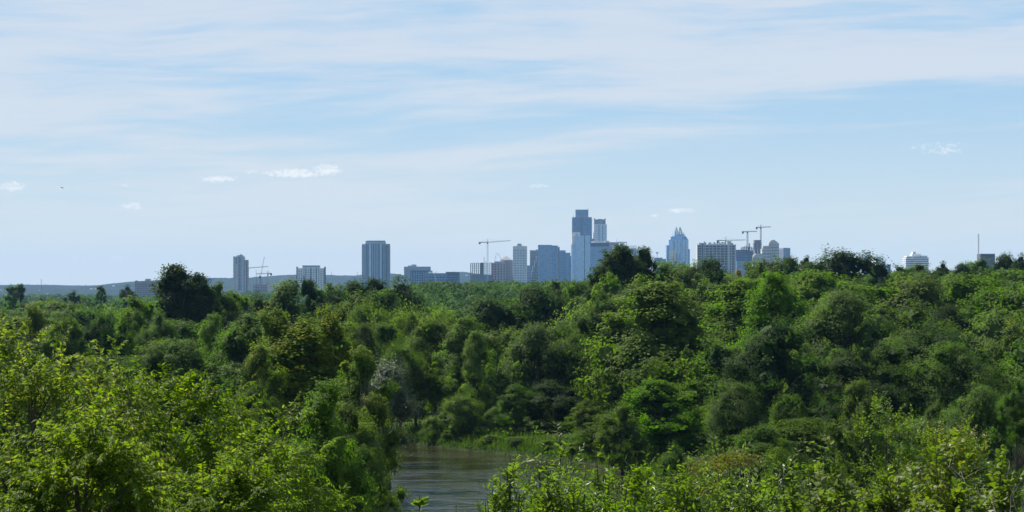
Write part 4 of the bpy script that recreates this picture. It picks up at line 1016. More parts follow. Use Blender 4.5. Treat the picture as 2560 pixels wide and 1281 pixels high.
b.box('penthouse', BEIGE, 1759.5, 1764.4, 604.3, 612.4, 6, 16); b.box('penthouse', GREY, 1748, 1767, 607.5, 612.4, 5, 18); b.box('lift_tower', BEIGE, 1818, 1828.6, 603.2, 612.4, 3, 14); b.box('roof_terrace', GREY, 1770, 1818, 609.4, 612.4, 8, 28); b.box('roof_terrace', GREY, 1829, 1834, 607.6, 612.4, 6, 18)
for i, (px, w) in enumerate([(1775, 9), (1786, 8), (1797, 12), (1806, 9), (1812, 7)]):
    X = X_of(px, 3912); L = SPEC['bushc'][i % 2]; t = thing('roof_bush', ['leftmost clipped roof bush on the grid-fronted block', 'second roof bush from the left on the grid-fronted block', 'broadest roof bush on the grid-fronted block', 'roof bush right of the broadest one on the grid-fronted block', 'small roof bush beside the lift tower of the grid-fronted block'][i], 'bush', (X, 3912, Z_of(609.5, 3900)), i, 'roof garden bushes')
    s = w*.7/5.2; t.scale = (s, s, [.5, .5, .75, .6, .5][i]); link('crown', L[0], t)
# 22 dark office and the building site
b = Bld('office_block', 'dark teal office block right of the grid-fronted block', 1840.5, 1881, 624.5, 4600, 34)
b.grid(DGREY, GL_BLUE, 1840.5, 1868, 625, nx=3, nz=18, ny=4, pier=.08, band=.4); b.grid(DGREY, GL_BLUE, 1868.1, 1881, 631, y0=2, nx=3, nz=17, pier=.2, band=.4)
b = Bld('low_building', 'pale low glass block at the foot of the dark teal office', 1842, 1862, 653, 4300, 20); b.grid(SLATE, GL_MID, 1842, 1862, 653, nx=6, nz=7, pier=.3, band=.3)
b = Bld('unfinished_building', 'unfinished floors with open slabs between the two right cranes', 1852, 1892, 620, 4950, 36)
m = MB()
for i, (pa, pb) in enumerate([(1857, 1880), (1853, 1886), (1858, 1892), (1862, 1893), (1862, 1893), (1862, 1893), (1862, 1893), (1862, 1893), (1862, 1893)]): z = b.z(617.6+i*4.2); m.box(b.x(pa), b.x(pb), 0, 36, z-.8, z)
m.build('floor_slab', CONC, b.t, 'stuff'); m = MB(); rq = np.random.RandomState(4)
for px in np.linspace(1858, 1891, 9):
    for y in (2., 33.): m.box(b.x(px)-.7, b.x(px)+.7, y, y+1.2, 0, b.z(616.5+rq.uniform(-4, 3)))
m.build('column', CONC, b.t, 'stuff'); b.box('screen_wall', DGREY, 1864, 1892, 628, None, 4, 30); b.box('lift_core', CONC, 1873, 1876, 608.5, None, 8, 14)
b = Bld('unfinished_tower', 'dark unfinished tower with a flaring top under the tallest right crane', 1885, 1904.5, 600, 4900, 30)
for pa, pb, pt, pbm in ((1887.2, 1902.6, 600.4, None), ): b.box('lift_core', CONC, pa, pb, pt, pbm, 3, 27)
m = MB()
for i in range(16):
    z = b.z(601+i*3.1); e = [.6, .8, 1.6, 2.2, 2.4, 2.2, 1.4, .8][i] if i < 8 else .5
    m.box(b.x(1887-e), b.x(1902.8+e), 1-e*.8, 29+e*.8, z-.7, z)
m.build('floor_slab', CONC, b.t, 'stuff'); b.box('window_column', GL_LIGHT, 1893.4, 1894.6, 607, 660, .2, 3.2)
# 23 stepped beige tower
b = Bld('office_tower', 'stepped beige tower with small square windows, right of the unfinished tower', 1881, 1947.5, 608.5, 4800, 34)
b.grid(BEIGE, GL_DARK, 1922, 1947.5, 608.5, nx=7, nz=18, ny=6, pier=.52, band=.45); b.grid(BEIGE, GL_DARK, 1923.5, 1944.5, 605, 608.4, 2, 30, nx=6, nz=1, ny=5, pier=.5, band=.4)
b.grid(BEIGE, GL_DARK, 1926.5, 1941.5, 602.4, 604.9, 5, 27, nx=5, nz=1, ny=4, pier=.5, band=.4); b.grid(BEIGE, GL_DARK, 1929.3, 1938.8, 600, 602.3, 8, 22, nx=4, nz=1, ny=3, pier=.5, band=.4)
b.grid(BEIGE, GL_DARK, 1905, 1927, 622.5, y0=-2, y1=30, nx=6, nz=14, pier=.52, band=.45); b.grid(BEIGE, GL_DARK, 1907.5, 1926, 615.3, 622.4, -.5, 28, nx=5, nz=2, ny=5, pier=.5, band=.4)
b.grid(BEIGE, GL_DARK, 1881, 1908, 641.5, y0=-5, y1=26, nx=8, nz=9, pier=.52, band=.45); b.grid(BEIGE, GL_DARK, 1885, 1907, 637.5, 641.4, -3, 24, nx=6, nz=1, pier=.5, band=.4); b.grid(BEIGE, GL_DARK, 1889, 1906, 634.6, 637.4, -1, 22, nx=5, nz=1, pier=.5, band=.4)
# 24 ribbed box
b = Bld('office_tower', 'plain ribbed grey box tower alone right of the stepped beige tower', 1958, 1986, 620, 5300, 36, yaw=.30)
b.grid(GREY, GL_MID, 1957.5, 1976, 620.2, nx=9, nz=1, ny=9, pier=.5, band=.02, cap=2); 
# 25 right-hand buildings
b = Bld('office_block', 'sliver of bluish roof showing above the right shoulder of the broad skyline oak', 2162, 2174, 641.5, 4600, 20); b.grid(SLATE, GL_MID, 2162, 2174, 641.5, nx=4, nz=12, pier=.3, band=.3)
b = Bld('office_block', 'small white block with a lower step, right of the broad skyline oak', 2191, 2214, 645, 4400, 20); b.grid(WH, GL_MID, 2191, 2207.5, 645, nx=4, nz=12, pier=.5, band=.4); b.grid(GREY, GL_MID, 2207.6, 2214, 653.5, nx=2, nz=10, pier=.4, band=.4)
b = Bld('office_block', 'low grey roof peeping over the trees, left of the white tiered office', 2216, 2227, 661.5, 4200, 20); b.grid(GREY, GL_MID, 2216, 2227, 661.5, nx=3, nz=8, pier=.4, band=.4)
b = Bld('office_building', 'white tiered office with horizontal bands and a roof box, on the right', 2265, 2322.5, 640, 4200, 40)
def bands(pa, pb, pt, y0, y1, n):
    z1 = b.z(pt); dz = 5.2*b.k
    m = MB(); m.box(b.x(pa)+.5, b.x(pb)-.5, y0+.6, y1-.6, 0 if n > 3 else b.z(646), z1-.3); m.build('glazing', GL_BLUE, b.t)
    for i in range(n):
        m = MB(); m.box(b.x(pa), b.x(pb), y0, y1, z1-i*dz-dz*.56, z1-i*dz); m.build('white_band', WH, b.t)
bands(2265, 2280.8, 645.6, 2, 36, 9); bands(2280.9, 2322, 644.4, 0, 38, 9); bands(2268, 2280.7, 640.2, 5, 34, 1); bands(2281, 2319.5, 639.4, 3, 34, 1)
b.box('roof_box', WH, 2281.5, 2305, 634.8, 639.3, 8, 28); b.box('roof_box', WH, 2284.2, 2292.6, 630, 634.7, 10, 24); b.box('roof_window', GL_BLUE, 2286, 2288.6, 631, 634, 9.7, 10.3); b.box('roof_window', GL_BLUE, 2299, 2302, 640.5, 643.4, -.3, .3)
b = Bld('warehouse', 'brown box building with flat roof near the right edge, right of the mast', 2451, 2487.5, 635.5, 3500, 26); b.box('wall', BROWN, 2451, 2487.5, 635.9); b.box('parapet', GREY, 2450.7, 2487.8, 634.8, 635.8, -.3, 26.3)
m = MB()
for px in np.linspace(2453, 2486, 12): m.box(b.x(px), b.x(px)+.4, -.2, .05, 0, b.z(636.6))
m.build('rib', DGREY, b.t, 'stuff')

# lattice masts
def lattice_mast(label, px, ytop, Y, w, mat=STEEL_W, name='radio_mast', top=None, heads=()):
    X = X_of(px, Y); g0 = gz(X, Y); H = Z_of(ytop, Y)-g0
    t = thing(name, label, 'mast', (X, Y, g0), .3); m = MB(); h = w/2; n = max(6, int(H/(w*1.6)))
    for sx, sy in ((-h, -h), (h, -h), (h, h), (-h, h)): m.bar((sx, sy, 0), (sx, sy, H), w*.09)
    for i in range(n):
        z0, z1 = H*i/n, H*(i+1)/n; s = 1 if i % 2 else -1
        m.bar((-h*s, -h, z0), (h*s, -h, z1), w*.06); m.bar((-h*s, h, z0), (h*s, h, z1), w*.06); m.bar((-h, -h*s, z0), (-h, h*s, z1), w*.06); m.bar((h, -h*s, z0), (h, h*s, z1), w*.06)
    m.build('lattice', mat, t); m = MB(); m.bar((0, 0, H), (0, 0, H+w*1.2), w*.12, w*.05); m.build('tip', mat, t)
    for zf, hw in heads: m = MB(); m.box(-hw, hw, -.5, .5, H*zf-.6, H*zf+.6); m.build('antenna_head', mat, t)
    return t
lattice_mast('tall thin lattice radio mast left of the brown box building', 2446.3, 586, 4300, 1.5, GREY)
lattice_mast('thin grey radio mast on the hills at far left', 103.3, 698, 7200, 2.0, STEEL_D, heads=((.62, 2.6),))
lattice_mast('short thin pole on the hills, right of the far left mast', 135, 711, 7200, 1.0, STEEL_D)
lattice_mast('short thin pole on the hills, left of the pale pink block', 215, 711, 7300, 1.0, STEEL_D)
lattice_mast('thin pole on the ridge between the white hotel and the dark glass tower', 829, 679, 7800, 1.2, STEEL_D)
lattice_mast('thin pole on the ridge just left of the dark glass tower', 893.5, 681, 7800, 1.2, STEEL_D)

# cranes
def crane(label, px, Y, yjib, yapex, xj, xc, mat, matc, jrise=0., w=2.0, yb=None, ties=True, drop=None):
    X = X_of(px, Y); g0 = gz(X, Y)-.3; k = Y/F; zj = Z_of(yjib, Y)-g0; za = Z_of(yapex, Y)-g0; lj = (xj-px)*k; lc = (xc-px)*k
    t = thing('tower_crane', label, 'crane', (X, Y, g0), 0, 'tower cranes on the skyline')
    def truss(m, p, q, h, rr):
        p, q = Vector(p), Vector(q); d = q-p; L = d.length; n = max(4, int(L/(h*1.5))); up = Vector((0, 0, 1)) if abs(d.z) < .5*L else Vector((1, 0, 0)); sd = Vector((0, 1, 0))
        for a, s in ((0, -1), (0, 1), (1, 0)): m.bar(p+up*h*a+sd*h*.5*s, q+up*h*a*.8+sd*h*.5*s, rr)
        for i in range(n):
            a = p+d*(i/n); c = p+d*((i+.5)/n)+up*h; e = p+d*((i+1)/n)
            for s in (-1, 1): m.bar(a+sd*h*.5*s, c, rr*.7); m.bar(c, e+sd*h*.5*s, rr*.7)
    m = MB(); h = w/2; n = int(zj/(w*1.4))
    for sx, sy in ((-h, -h), (h, -h), (h, h), (-h, h)): m.bar((sx, sy, 0), (sx, sy, zj), .30)
    for i in range(n):
        z0, z1 = zj*i/n, zj*(i+1)/n; s = 1 if i % 2 else -1
        m.bar((-h*s, -h, z0), (h*s, -h, z1), .2); m.bar((-h*s, h, z0), (h*s, h, z1), .2); m.bar((-h, -h*s, z0), (-h, h*s, z1), .2); m.bar((h, -h*s, z0), (h, h*s, z1), .2)
    m.build('mast', mat, t)
    m = MB(); truss(m, (0, 0, zj), (lj, 0, zj+jrise*k), 1.7, .24); m.build('jib', mat, t)
    m = MB(); truss(m, (0, 0, zj), (lc, 0, zj), 1.4, .30); m.build('counter_jib', matc, t)
    s = 1 if lc > 0 else -1; m = MB(); m.box(min(lc, lc-s*4), max(lc, lc-s*4), -1.2, 1.2, zj-3.6, zj+.6); m.build('counterweight', matc, t)
    m = MB(); m.bar((0, 0, zj), (0, 0, za), .9, .4); m.build('apex', mat, t)
    m = MB(); m.box(-1.4, 1.4, -2.6, -1.1, zj-3, zj-.2); m.build('cab', matc, t)
    if ties: m = MB(); m.bar((0, 0, za), (lj*.62, 0, zj+jrise*k*.62+1.7), .10); m.bar((0, 0, za), (lc*.85, 0, zj+1.2), .12); m.build('tie', mat, t)
    if drop: m = MB(); m.bar((lj*drop, 0, zj-1), (lj*drop, 0, zj-9), .09); m.box(lj*drop-.6, lj*drop+.6, -.5, .5, zj-11, zj-9); m.build('hook_block', matc, t)
    return t
crane('tall white crane standing over the open concrete skeleton', 1219, 4880, 607, 598.5, 1276.5, 1197, STEEL_W, STEEL_D, 4.2, 2.6)
crane('crane whose jib lies level above the grid-fronted block', 1814.6, 4500, 602.5, 592.2, 1864, 1792, STEEL_W, STEEL_D, 1.5, 1.6)
crane('middle crane right of the grid-fronted block, jib pointing right', 1868.6, 4700, 580.3, 578.5, 1893, 1855, STEEL_D, STEEL_D, .6, 2.4, ties=False)
crane('highest crane of the right group, above the unfinished tower', 1902, 4905, 569.6, 561.8, 1927, 1889.5, STEEL_D, STEEL_D, 1.2, 2.4)
crane('small yellowish crane right of the slender pale tower, jib pointing left', 669.8, 4700, 685, 677, 640, 680, STEEL_Y, STEEL_D, -1., 1.8)
crane('faint yellow crane whose long jib starts at the slender pale tower', 621, 5200, 671.5, 669, 671, 616, STEEL_Y, STEEL_Y, 4.2, 1.2, ties=False)
# luffing crane
Y = 4750; X = X_of(652, Y); g0 = gz(X, Y); t = thing('luffing_crane', 'crane with a steeply raised boom, right of the slender pale tower', 'crane', (X, Y, g0), 0, 'tower cranes on the skyline'); k = Y/F; zz = lambda p: Z_of(p, Y)-g0
m = MB(); m.bar((0, 0, 0), (0, 0, zz(690)), .9); m.build('mast', STEEL_D, t); m = MB(); m.bar((0, 0, zz(691)), (8.6*k, 0, zz(645)), .55, .35); m.build('boom', STEEL_W, t)
m = MB(); m.box(8.0*k, 9.2*k, -.6, .6, zz(647), zz(643.5)); m.build('boom_head', STEEL_D, t); m = MB(); m.box(-5*k, -1*k, -1.4, 1.4, zz(697), zz(691)); m.build('counterweight', STEEL_D, t); m = MB(); m.bar((-3*k, 0, zz(692)), (-2.4*k, 0, zz(681)), .5); m.build('frame', STEEL_W, t)
m = MB(); m.bar((-2.4*k, 0, zz(681)), (8.4*k, 0, zz(646)), .08); m.build('tie', STEEL_D, t)
Y = 4600; X = X_of(640.5, Y); g0 = gz(X, Y); t = thing('slim_pole', 'slim grey pole left of the raised-boom crane', 'pole', (X, Y, g0)); m = MB(); m.bar((0, 0, 0), (0, 0, Z_of(675, Y)-g0), .45, .3); m.build('pole', STEEL_D, t)
# concrete pump with its folded arm behind the pyramid roof
Y = 5000; X = X_of(1236, Y); g0 = gz(X, Y); k = Y/F; t = thing('concrete_pump', 'thin arched concrete pump arm between the skeleton and the pyramid roof', 'crane', (X, Y-2, g0)); zz = lambda p: Z_of(p, Y)-g0
pl = [(0, 660), (1.5, 648), (4.4, 637.5), (7, 633.8), (11, 637.6), (14.5, 643), (17, 650)]
m = MB()
for (a, pa), (c, pc) in zip(pl[:-1], pl[1:]): m.bar((a*k, 0, zz(pa)), (c*k, 0, zz(pc)), .34)
m.bar((0, 0, 0), (0, 0, zz(660)), .5); m.build('arm', STEEL_R, t)
Y = 4200; X = X_of(1088, Y); g0 = gz(X, Y); k = Y/F; t = thing('boom_lift', 'pale slanted boom lift in front of the dark low block', 'crane', (X, Y, g0)); zz = lambda p: Z_of(p, Y)-g0; m = MB(); m.bar((2.2*k, 0, 0), (2.2*k, 0, zz(704)), .5); m.bar((2.2*k, 0, zz(704)), (-2*k, 0, zz(684)), .6, .45); m.bar((-2*k, 0, zz(684)), (4*k, 0, zz(679)), .4); m.build('boom', STEEL_W, t)
# small pale houses on the far slope
def at_slope(px, py):
    for Y in np.arange(6000, 11000, 40.):
        if gz(X_of(px, Y), Y) >= Z_of(py+1.2, Y)-.0: return Y
    return 9000.
HL = ['white shed at the very left edge below the hills', 'longest white shed at the left below the hills', 'white shed right of the longest one at the left', 'small white box house beside the bare dead trees', 'white house in the middle of the left slope',
      'white house in the cluster left of the leaning distant tree', 'white house at the right end of the same cluster', 'bright white house high on the slope left of the pale pink block', 'white shed low before the forked dead tree', 'white house on the slope right of the slender pale tower', 'white house on the ridge foot right of the skeleton building']
for (px, py, w), lab in zip([(3, 728, 4), (9, 741, 9), (20, 740, 7), (98, 729, 5), (118, 738, 7), (228, 725, 6), (239, 724, 5), (284, 717.5, 6), (165, 740, 4), (700, 722, 6), (1167, 691, 5)], HL):
    Y = at_slope(px, py); X = X_of(px, Y); g0 = gz(X, Y)-.4; s = w*Y/F; h = min(max(3.2*Y/F*.9, 3), 6)
    t = thing('far_house', lab, 'house', (X, Y, g0), .15, 'small white houses below the hills'); m = MB(); m.box(-s/2, s/2, 0, s*.7, 0, h+1); m.build('wall', WH, t)
    m = MB(); a = len(m.v); m.v += [(-s/2-.3, -.3, h+1.02), (s/2+.3, -.3, h+1.02), (s/2+.3, s*.7+.3, h+1.02), (-s/2-.3, s*.7+.3, h+1.02), (-s/2-.3, s*.35, h+3), (s/2+.3, s*.35, h+3)]
    m.q += [(a, a+1, a+5, a+4), (a+2, a+3, a+4, a+5), (a, a+3, a+2, a+1)]; m.t += [(a, a+4, a+3), (a+1, a+2, a+5)]; m.build('roof', ROOF, t)

# ------------------------------------------------------------------ near plants: twigs that carry real leaves
def leaf_mesh(name, wr, mat, curl=.10, fold=.12):
    """one leaf, length 1 along +Y, folded along its midrib and curling down at the tip"""
    ss = [0, .22, .5, .78, 1]; hw = [0.02, .36*wr, .5*wr, .32*wr, 0.0]; V = []; T = []
    for s, w in zip(ss, hw): z = -curl*s*s; V += [(0, s, z), (-w, s, z+fold*w*2), (w, s, z+fold*w*2)]
    for i in range(4):
        a, c = i*3, i*3+3
        T += [(a, c, a+1), (c, c+1, a+1), (a, a+2, c), (c, a+2, c+2)]
    return mesh_np(name, np.array(V), np.array(T), mat, attr=np.full(len(T), .55))

def twig_leaves(r, O, D, Ls, K, leaf, droop, hang, spreadw, s0=.12):
    """leaves along twigs: O origins (n,3), D directions, Ls lengths -> leaf base points, axes, normals"""
    n = len(O); s = s0+(1-s0)*(np.arange(K)+r.uniform(-.3, .3, (n, K)))/(K-1)
    dn = np.array([0, 0, -1.0])
    P = O[:, None]+D[:, None]*(Ls[:, None]*s)[..., None]+dn*(droop*Ls[:, None]*s**2)[..., None]
    Tg = unit(D[:, None]+dn*(2*droop*s)[..., None])
    B = unit(np.cross(Tg, np.array([0, 0, 1.0])+r.normal(0, .15, (n, K, 3)))); U = np.cross(B, Tg)
    sg = np.where(np.arange(K) % 2 == 0, 1., -1.)[None, :, None]
    ang = r.normal(0, .5, (n, K, 1))
    A = unit(Tg*.55+B*sg*spreadw*np.cos(ang)+U*np.sin(ang)*spreadw+dn*hang*r.uniform(.5, 1.3, (n, K, 1)))
    Nn = unit(U+r.normal(0, .35, (n, K, 3))+np.array([0, 0, .25]))
    Nn = unit(Nn-A*(Nn*A).sum(-1, keepdims=True))
    L = leaf*r.uniform(.65, 1.25, (n, K))*(1-.25*s)
    return P.reshape(-1, 3), A.reshape(-1, 3), Nn.reshape(-1, 3), L.ravel()

def leaf_parts(t, me, P, A, N, L, pick):
    for i in pick:
        y = Vector(A[i]); z = Vector(N[i]); x = y.cross(z).normalized(); z = x.cross(y)
        o = link('leaf', me, t)
        M = Matrix((x, y, z)).transposed().to_4x4(); M = Matrix.Translation(Vector(P[i])) @ M @ Matrix.Scale(L[i], 4)
        o.matrix_local = M

def near_plant(name, label, cat, px, ytop, wpx, Y, seed, mat, nmain, nside, K, leaf, wr, droop, hang, Lt, lmesh, npick, mode, group=None, core=None, flowers=(), spreadw=.6, up=.4, tintb=0.):
    r = np.random.RandomState(seed); X = X_of(px, Y); g0 = gz(X, Y)-.05; H = Z_of(ytop, Y)-g0; R = wpx/2*Y/F
    t = thing(name, label, cat, (X, Y, g0), 0, group); V = []; Q = []
    OO, DD, LL = [], [], []
    if mode == 'tree':            # boughs over a lobed dome; each bough ends in a bunch of arching sprays
        zc = H*.42; Rz = H-zc-.25
        n = nmain; az = np.arange(n)*2.39996+r.uniform(0, .5, n); t_ = r.uniform(-.5, 1, n); rad = np.sqrt(np.clip(1-t_*np.abs(t_), 0.03, 1))
        lob = 1+.16*np.sin(3*az+seed)+.12*np.sin(5*az+2*seed+4*t_)+r.normal(0, .06, n)
        u = r.uniform(.30, 1, n)**.4*lob
        C = np.stack([np.cos(az)*rad*R*.93*u, np.sin(az)*rad*R*.93*u, zc+t_*Rz*np.clip(u, 0, 1.08)*.94], 1)
        out = unit(C-np.array([0, 0, zc*.8]))
        bp = np.array([[0, 0, -.4], [.05, .03, H*.25], [-.05, .05, H*.5]]); tube(V, Q, bp, [.22, .18, .12], 8)
        for c in C[::2]:
            s = np.array([0, 0, H*r.uniform(.2, .45)]); tube(V, Q, [s, s+(c-s)*.5+r.normal(0, .15, 3), c], [.06, .035, .012], 5)
        for k in range(nside):
            OO.append(C+r.normal(0, 1, C.shape)*R*.085); DD.append(unit(out*.8+r.normal(0, .55, C.shape)+np.array([0, 0, up]))); LL.append(Lt*r.uniform(.6, 1.3, n))
    else:                         # shrub: stems from the base fanning to a dome, with short side twigs
        n = nmain; az = np.arange(n)*2.39996+r.uniform(0, .5, n); q = np.sqrt(r.uniform(0.01, 1, n))
        top = np.stack([np.cos(az)*q*R, np.sin(az)*q*R*.9, H*(1-.50*q**2)*r.uniform(.66, .97, n)], 1)
        top[0] = (r.normal(0, .1), -.1, H*.98)
        base = np.stack([np.cos(az)*q*R*.25, np.sin(az)*q*R*.25, np.full(n, -.1)], 1)
        for a, c in zip(base, top):
            m_ = a+(c-a)*.5+np.array([0, 0, H*.08]); tube(V, Q, [a, m_, c], [.022, .014, .005], 5)
        dv = top-base; Ln = np.linalg.norm(dv, axis=1)
        OO.append(base+dv*.42); DD.append(unit(dv)); LL.append(Ln*.6)
        for k in range(nside):
            f_ = r.uniform(.45, .95, n); o_ = base+dv*f_[:, None]+np.array([0, 0, 1.])*(H*.08*4*f_*(1-f_))[:, None]
            OO.append(o_); DD.append(unit(unit(dv)*.6+r.normal(0, .6, (n, 3))+np.array([0, 0, up]))); LL.append(Lt*r.uniform(.5, 1.3, n))
    O = np.concatenate(OO); D = np.concatenate(DD); L_ = np.concatenate(LL)
    P, A, Nn, L = twig_leaves(r, O, D, L_, K, leaf, droop, hang, spreadw)
    keep = P[:, 2] > .1; P, A, Nn, L = P[keep], A[keep], Nn[keep], L[keep]
    nt_ = len(L); tw = np.repeat(r.rand(len(O)), K)[keep]
    # the leaves turned to the viewer and standing free become parts of their own
    front = (-P[:, 1]/max(R, .1)*.6+P[:, 2]/H*1.4+r.uniform(0, .7, nt_))
    vis = (P[:, 2]+g0 > CAMZ-.0985*(Y+P[:, 1]))
    order = np.argsort(-np.where(vis, front, -9))[:npick]
    mask = np.ones(nt_, bool); mask[order] = False
    cen = P+A*(L*.5)[:, None]
    Vv, T = leaf_quads(cen[mask], A[mask], Nn[mask], L[mask], L[mask]*wr, .16)
    tint = np.clip(.45*tw+.40*r.rand(nt_)+tintb+.18*np.clip(P[:, 2]/H, 0, 1)*(tw > .5), 0, 1)[mask]
    link('foliage', mesh_np('foliage_mesh', Vv, T, mat, attr=np.repeat(tint, 2)), t, 'stuff')
    tw_n = len(O)
    for o_, d_, l_ in zip(O[::2], D[::2], L_[::2]):
        p1 = o_+d_*l_*.5+np.array([0, 0, -droop*l_*.25]); p2 = o_+d_*l_+np.array([0, 0, -droop*l_])
        tube(V, Q, [o_, p1, p2], [.007, .005, .002], 3)
    link('stem' if mode != 'tree' else 'trunk', mesh_np('stem_mesh', np.concatenate(V), np.array(Q), BARK, smooth=True), t)
    leaf_parts(t, lmesh, P, A, Nn, L, order)
    for fx, fy in flowers:
        X2 = X_of(fx, Y-.6)-X; Z2 = Z_of(fy, Y-.6)-g0; n = 260
        G = r.normal(0, 1, (n, 3))*np.array([.10, .08, .07])+np.array([X2, -.6, Z2]); Nf = unit(r.normal(0, 1, (n, 3))+np.array([0, -.3, .6])); Af = unit(np.cross(Nf, r.normal(0, 1, (n, 3))))
        s = r.uniform(.02, .045, n); Vf, Tf = leaf_quads(G, Af, Nf, s, s*.8)
        link('flower_head', mesh_np('flower_mesh', Vf, Tf, LM['flower'], attr=np.repeat(r.rand(n), 2)), t, 'stuff')
    return t

LF_SPRAY = leaf_mesh('leaf_drooping', .36, LM['sprayed'], .22); LF_LANCE = leaf_mesh('leaf_lance', .36, LM['shrub'], .16); LF_ROUND = leaf_mesh('leaf_broad', .72, LM['vinebush'], .12)
def left_tree(label, px, ytop, wpx, Y, seed, nmain, nside, npick, tintb):
    near_plant('leafy_tree', label, 'tree', px, ytop, wpx, Y, seed, LM['sprayed'], nmain, int(nside*1.3), 20, .128, .36, .42, .55, .78, LF_SPRAY, npick, 'tree', 'big leafy trees in the left foreground', spreadw=.45, up=.55, tintb=tintb)
left_tree('big bright leafy tree filling the lower left corner, drooping sprays', 70, 812, 620, 38, 3, 120, 14, 200, .06)
left_tree('bright leafy tree, middle one of the three in the left foreground', 385, 898, 500, 42, 8, 110, 13, 160, .03)
left_tree('leafy tree sloping down to the right, last of the three in the left foreground', 640, 1010, 400, 46, 14, 100, 12, 120, .0)

left_tree('near leafy crown low in the left corner, in front of the big one', 190, 1030, 420, 31, 17, 70, 12, 120, .05)
left_tree('near leafy crown low at the bottom edge, right of the corner one', 560, 1120, 330, 35, 19, 60, 12, 100, .03)
def lance(label, px, ytop, wpx, Y, seed, nmain, nside, npick, fl=(), mat='shrub', tintb=0.):
    if wpx > 140: ytop -= 18; wpx *= 1.16
    near_plant('shrub', label, 'shrub', px, ytop, wpx, Y, seed, LM[mat], int(max(nmain*1.75, 4)), nside*2, 14, .108, .38, .10, .08, min(.46, wpx/F*Y*.42), LF_LANCE, npick, 'shrub', 'lance-leaved shrubs in the right foreground', flowers=fl, spreadw=.75, up=.35, tintb=tintb)
lance('tall lance-leaved shrub in front of the river, highest of the foreground shrubs', 1385, 1076, 210, 29.0, 21, 24, 4, 150)
lance('lance-leaved shrub at the left end of the row, against the water', 1262, 1148, 150, 28.0, 22, 24, 4, 110)
lance('lance-leaved shrub right of the tall one, with one upright tuft', 1508, 1092, 150, 31.0, 23, 18, 4, 110)
lance('dense lance-leaved shrub below the upright tuft', 1590, 1150, 210, 29.5, 24, 30, 5, 110)
lance('low lance-leaved shrub at the bottom edge under the tall one', 1420, 1190, 260, 26.0, 25, 34, 5, 90)
lance('flowering shrub with brownish yellow flower heads', 1810, 1112, 240, 30.0, 26, 34, 5, 130, [(1738, 1168), (1832, 1148), (1872, 1152), (1805, 1158), (1768, 1226), (1722, 1222)])
lance('lance-leaved shrub at the bottom edge left of the flowering one', 1690, 1180, 240, 27.0, 27, 36, 5, 90)
lance('lance-leaved shrub right of the flowering one', 1955, 1165, 200, 28.5, 28, 30, 5, 90)
lance('low shrub at the bottom edge under the flowering one', 1870, 1215, 260, 25.5, 29, 34, 5, 60)
lance('single leafy shoot rising over the water at the bottom edge', 1036, 1228, 52, 25.0, 30, 3, 3, 50)
lance('short leafy shoot at the bottom edge right of the single one', 1146, 1254, 44, 25.0, 31, 3, 3, 30)
lance('low leafy tips at the bottom edge below the bank tree', 915, 1266, 110, 27.0, 32, 10, 3, 40)
lance('low leafy tips at the bottom edge left of the lance-leaved row', 1205, 1245, 90, 25.5, 33, 10, 4, 40)
near_plant('leafy_tree', 'fine-leaved young tree with a round top, standing behind the vine bushes', 'tree', 2228, 1006, 230, 60.0, 61, LM['shrub'], 70, 9, 18, .115, .40, .12, .25, .70, LF_LANCE, 60, 'tree', spreadw=.6, up=.6)
near_plant('leafy_tree', 'yellow-green young tree right of the fine-leaved round one, behind the vine bushes', 'tree', 2385, 1058, 240, 52.0, 62, LM['vinebush'], 60, 9, 18, .105, .50, .15, .25, .60, LF_ROUND, 60, 'tree', spreadw=.6, up=.6, tintb=.12)
def vineb(label, px, ytop, wpx, Y, seed, nmain, nside, npick, tintb=0.):
    ytop -= 16; wpx *= 1.12
    near_plant('vine_bush', label, 'bush', px, ytop, wpx, Y, seed, LM['vinebush'], int(nmain*1.5), int(nside*1.8), 13, .108, .74, .22, .25, .50, LF_ROUND, npick, 'shrub', 'yellow-green vine bushes in the right foreground', spreadw=.7, up=.4, tintb=tintb)
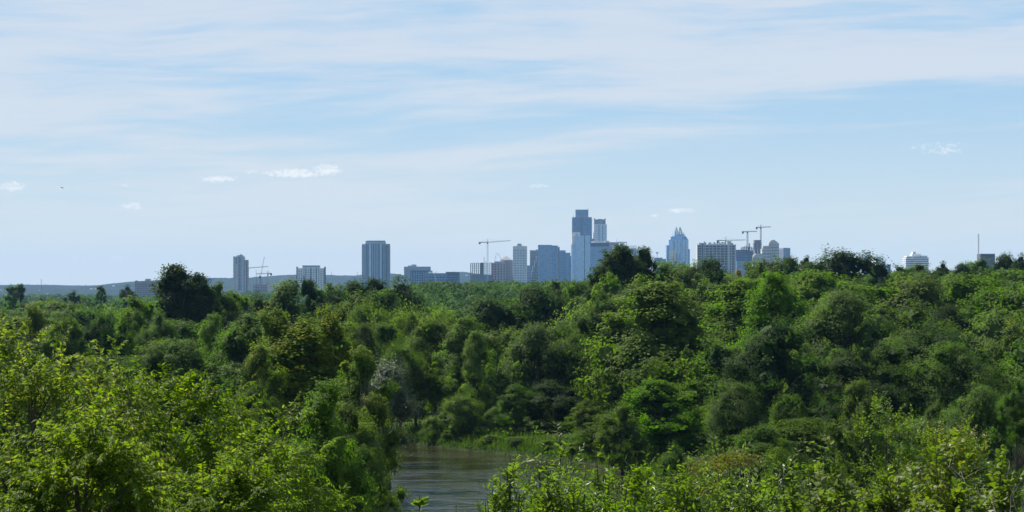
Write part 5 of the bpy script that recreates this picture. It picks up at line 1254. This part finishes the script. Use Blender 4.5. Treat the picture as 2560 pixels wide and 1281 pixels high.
vineb('yellow-green vine bush left of the fine-leaved young tree', 2085, 1112, 200, 30.0, 41, 30, 6, 120, .08)
vineb('large yellow-green vine bush under the yellow-green young tree', 2360, 1100, 300, 33.0, 42, 46, 7, 150, .10)
vineb('dark-hearted vine bush at the bottom edge below the fine-leaved young tree', 2215, 1185, 260, 28.0, 43, 42, 6, 110)
vineb('vine bush in the lower right corner beside bare twigs', 2490, 1185, 220, 28.5, 44, 34, 6, 100, .02)
vineb('vine bush at the bottom edge right of the lance-leaved shrubs', 2040, 1200, 240, 26.5, 45, 36, 6, 80)
vineb('low vine bush at the bottom edge under the large one', 2370, 1220, 260, 26.0, 46, 36, 6, 60)
for i, (px, yt, Y, rx, lab) in enumerate([(2490, 1190, 29.0, .9, 'pale bare twigs arching out at the right edge'), (2540, 1205, 27.5, -.5, 'bare grey twigs in the lower right corner'), (2010, 1150, 31., -1.1, 'thin bare twig reaching left over the vine bush')]):
    X = X_of(px, Y); g0 = gz(X, Y); t = thing('bare_twig', lab, 'twigs', (X, Y, g0), i*2.1, 'bare twigs in the right foreground'); s = (Z_of(yt, Y)-g0)/10.5; t.scale = (s*1.3, s*1.3, s); link('branch', SNAG[i], t)

# black bird in the sky
Y = 380.; t = thing('bird', 'small black bird flying in the sky, upper left', 'bird', (X_of(155.5, Y), Y, Z_of(470, Y)), .2)
BL = plain_mat('black_feathers', (.015, .015, .018), .7, .3, .1, 5)
m = MB()
for (a, ra), (c, rc) in zip([(-.22, .012), (-.10, .045), (.02, .055), (.12, .045), (.17, .03)], [(-.10, .045), (.02, .055), (.12, .045), (.17, .03), (.23, .006)]): m.bar((a, 0, -a*.35), (c, 0, -c*.35), ra, rc)
m.build('body', BL, t)
for s in (-1, 1): m = MB(); m.bar((.02, .03*s, .02), (-.08, .26*s, .10), .035, .02); m.bar((-.08, .26*s, .10), (-.20, .42*s, .09), .022, .006); m.build('wing', BL, t)
m = MB(); m.box(-.32, -.2, -.04, .04, .065, .08); m.build('tail', BL, t)
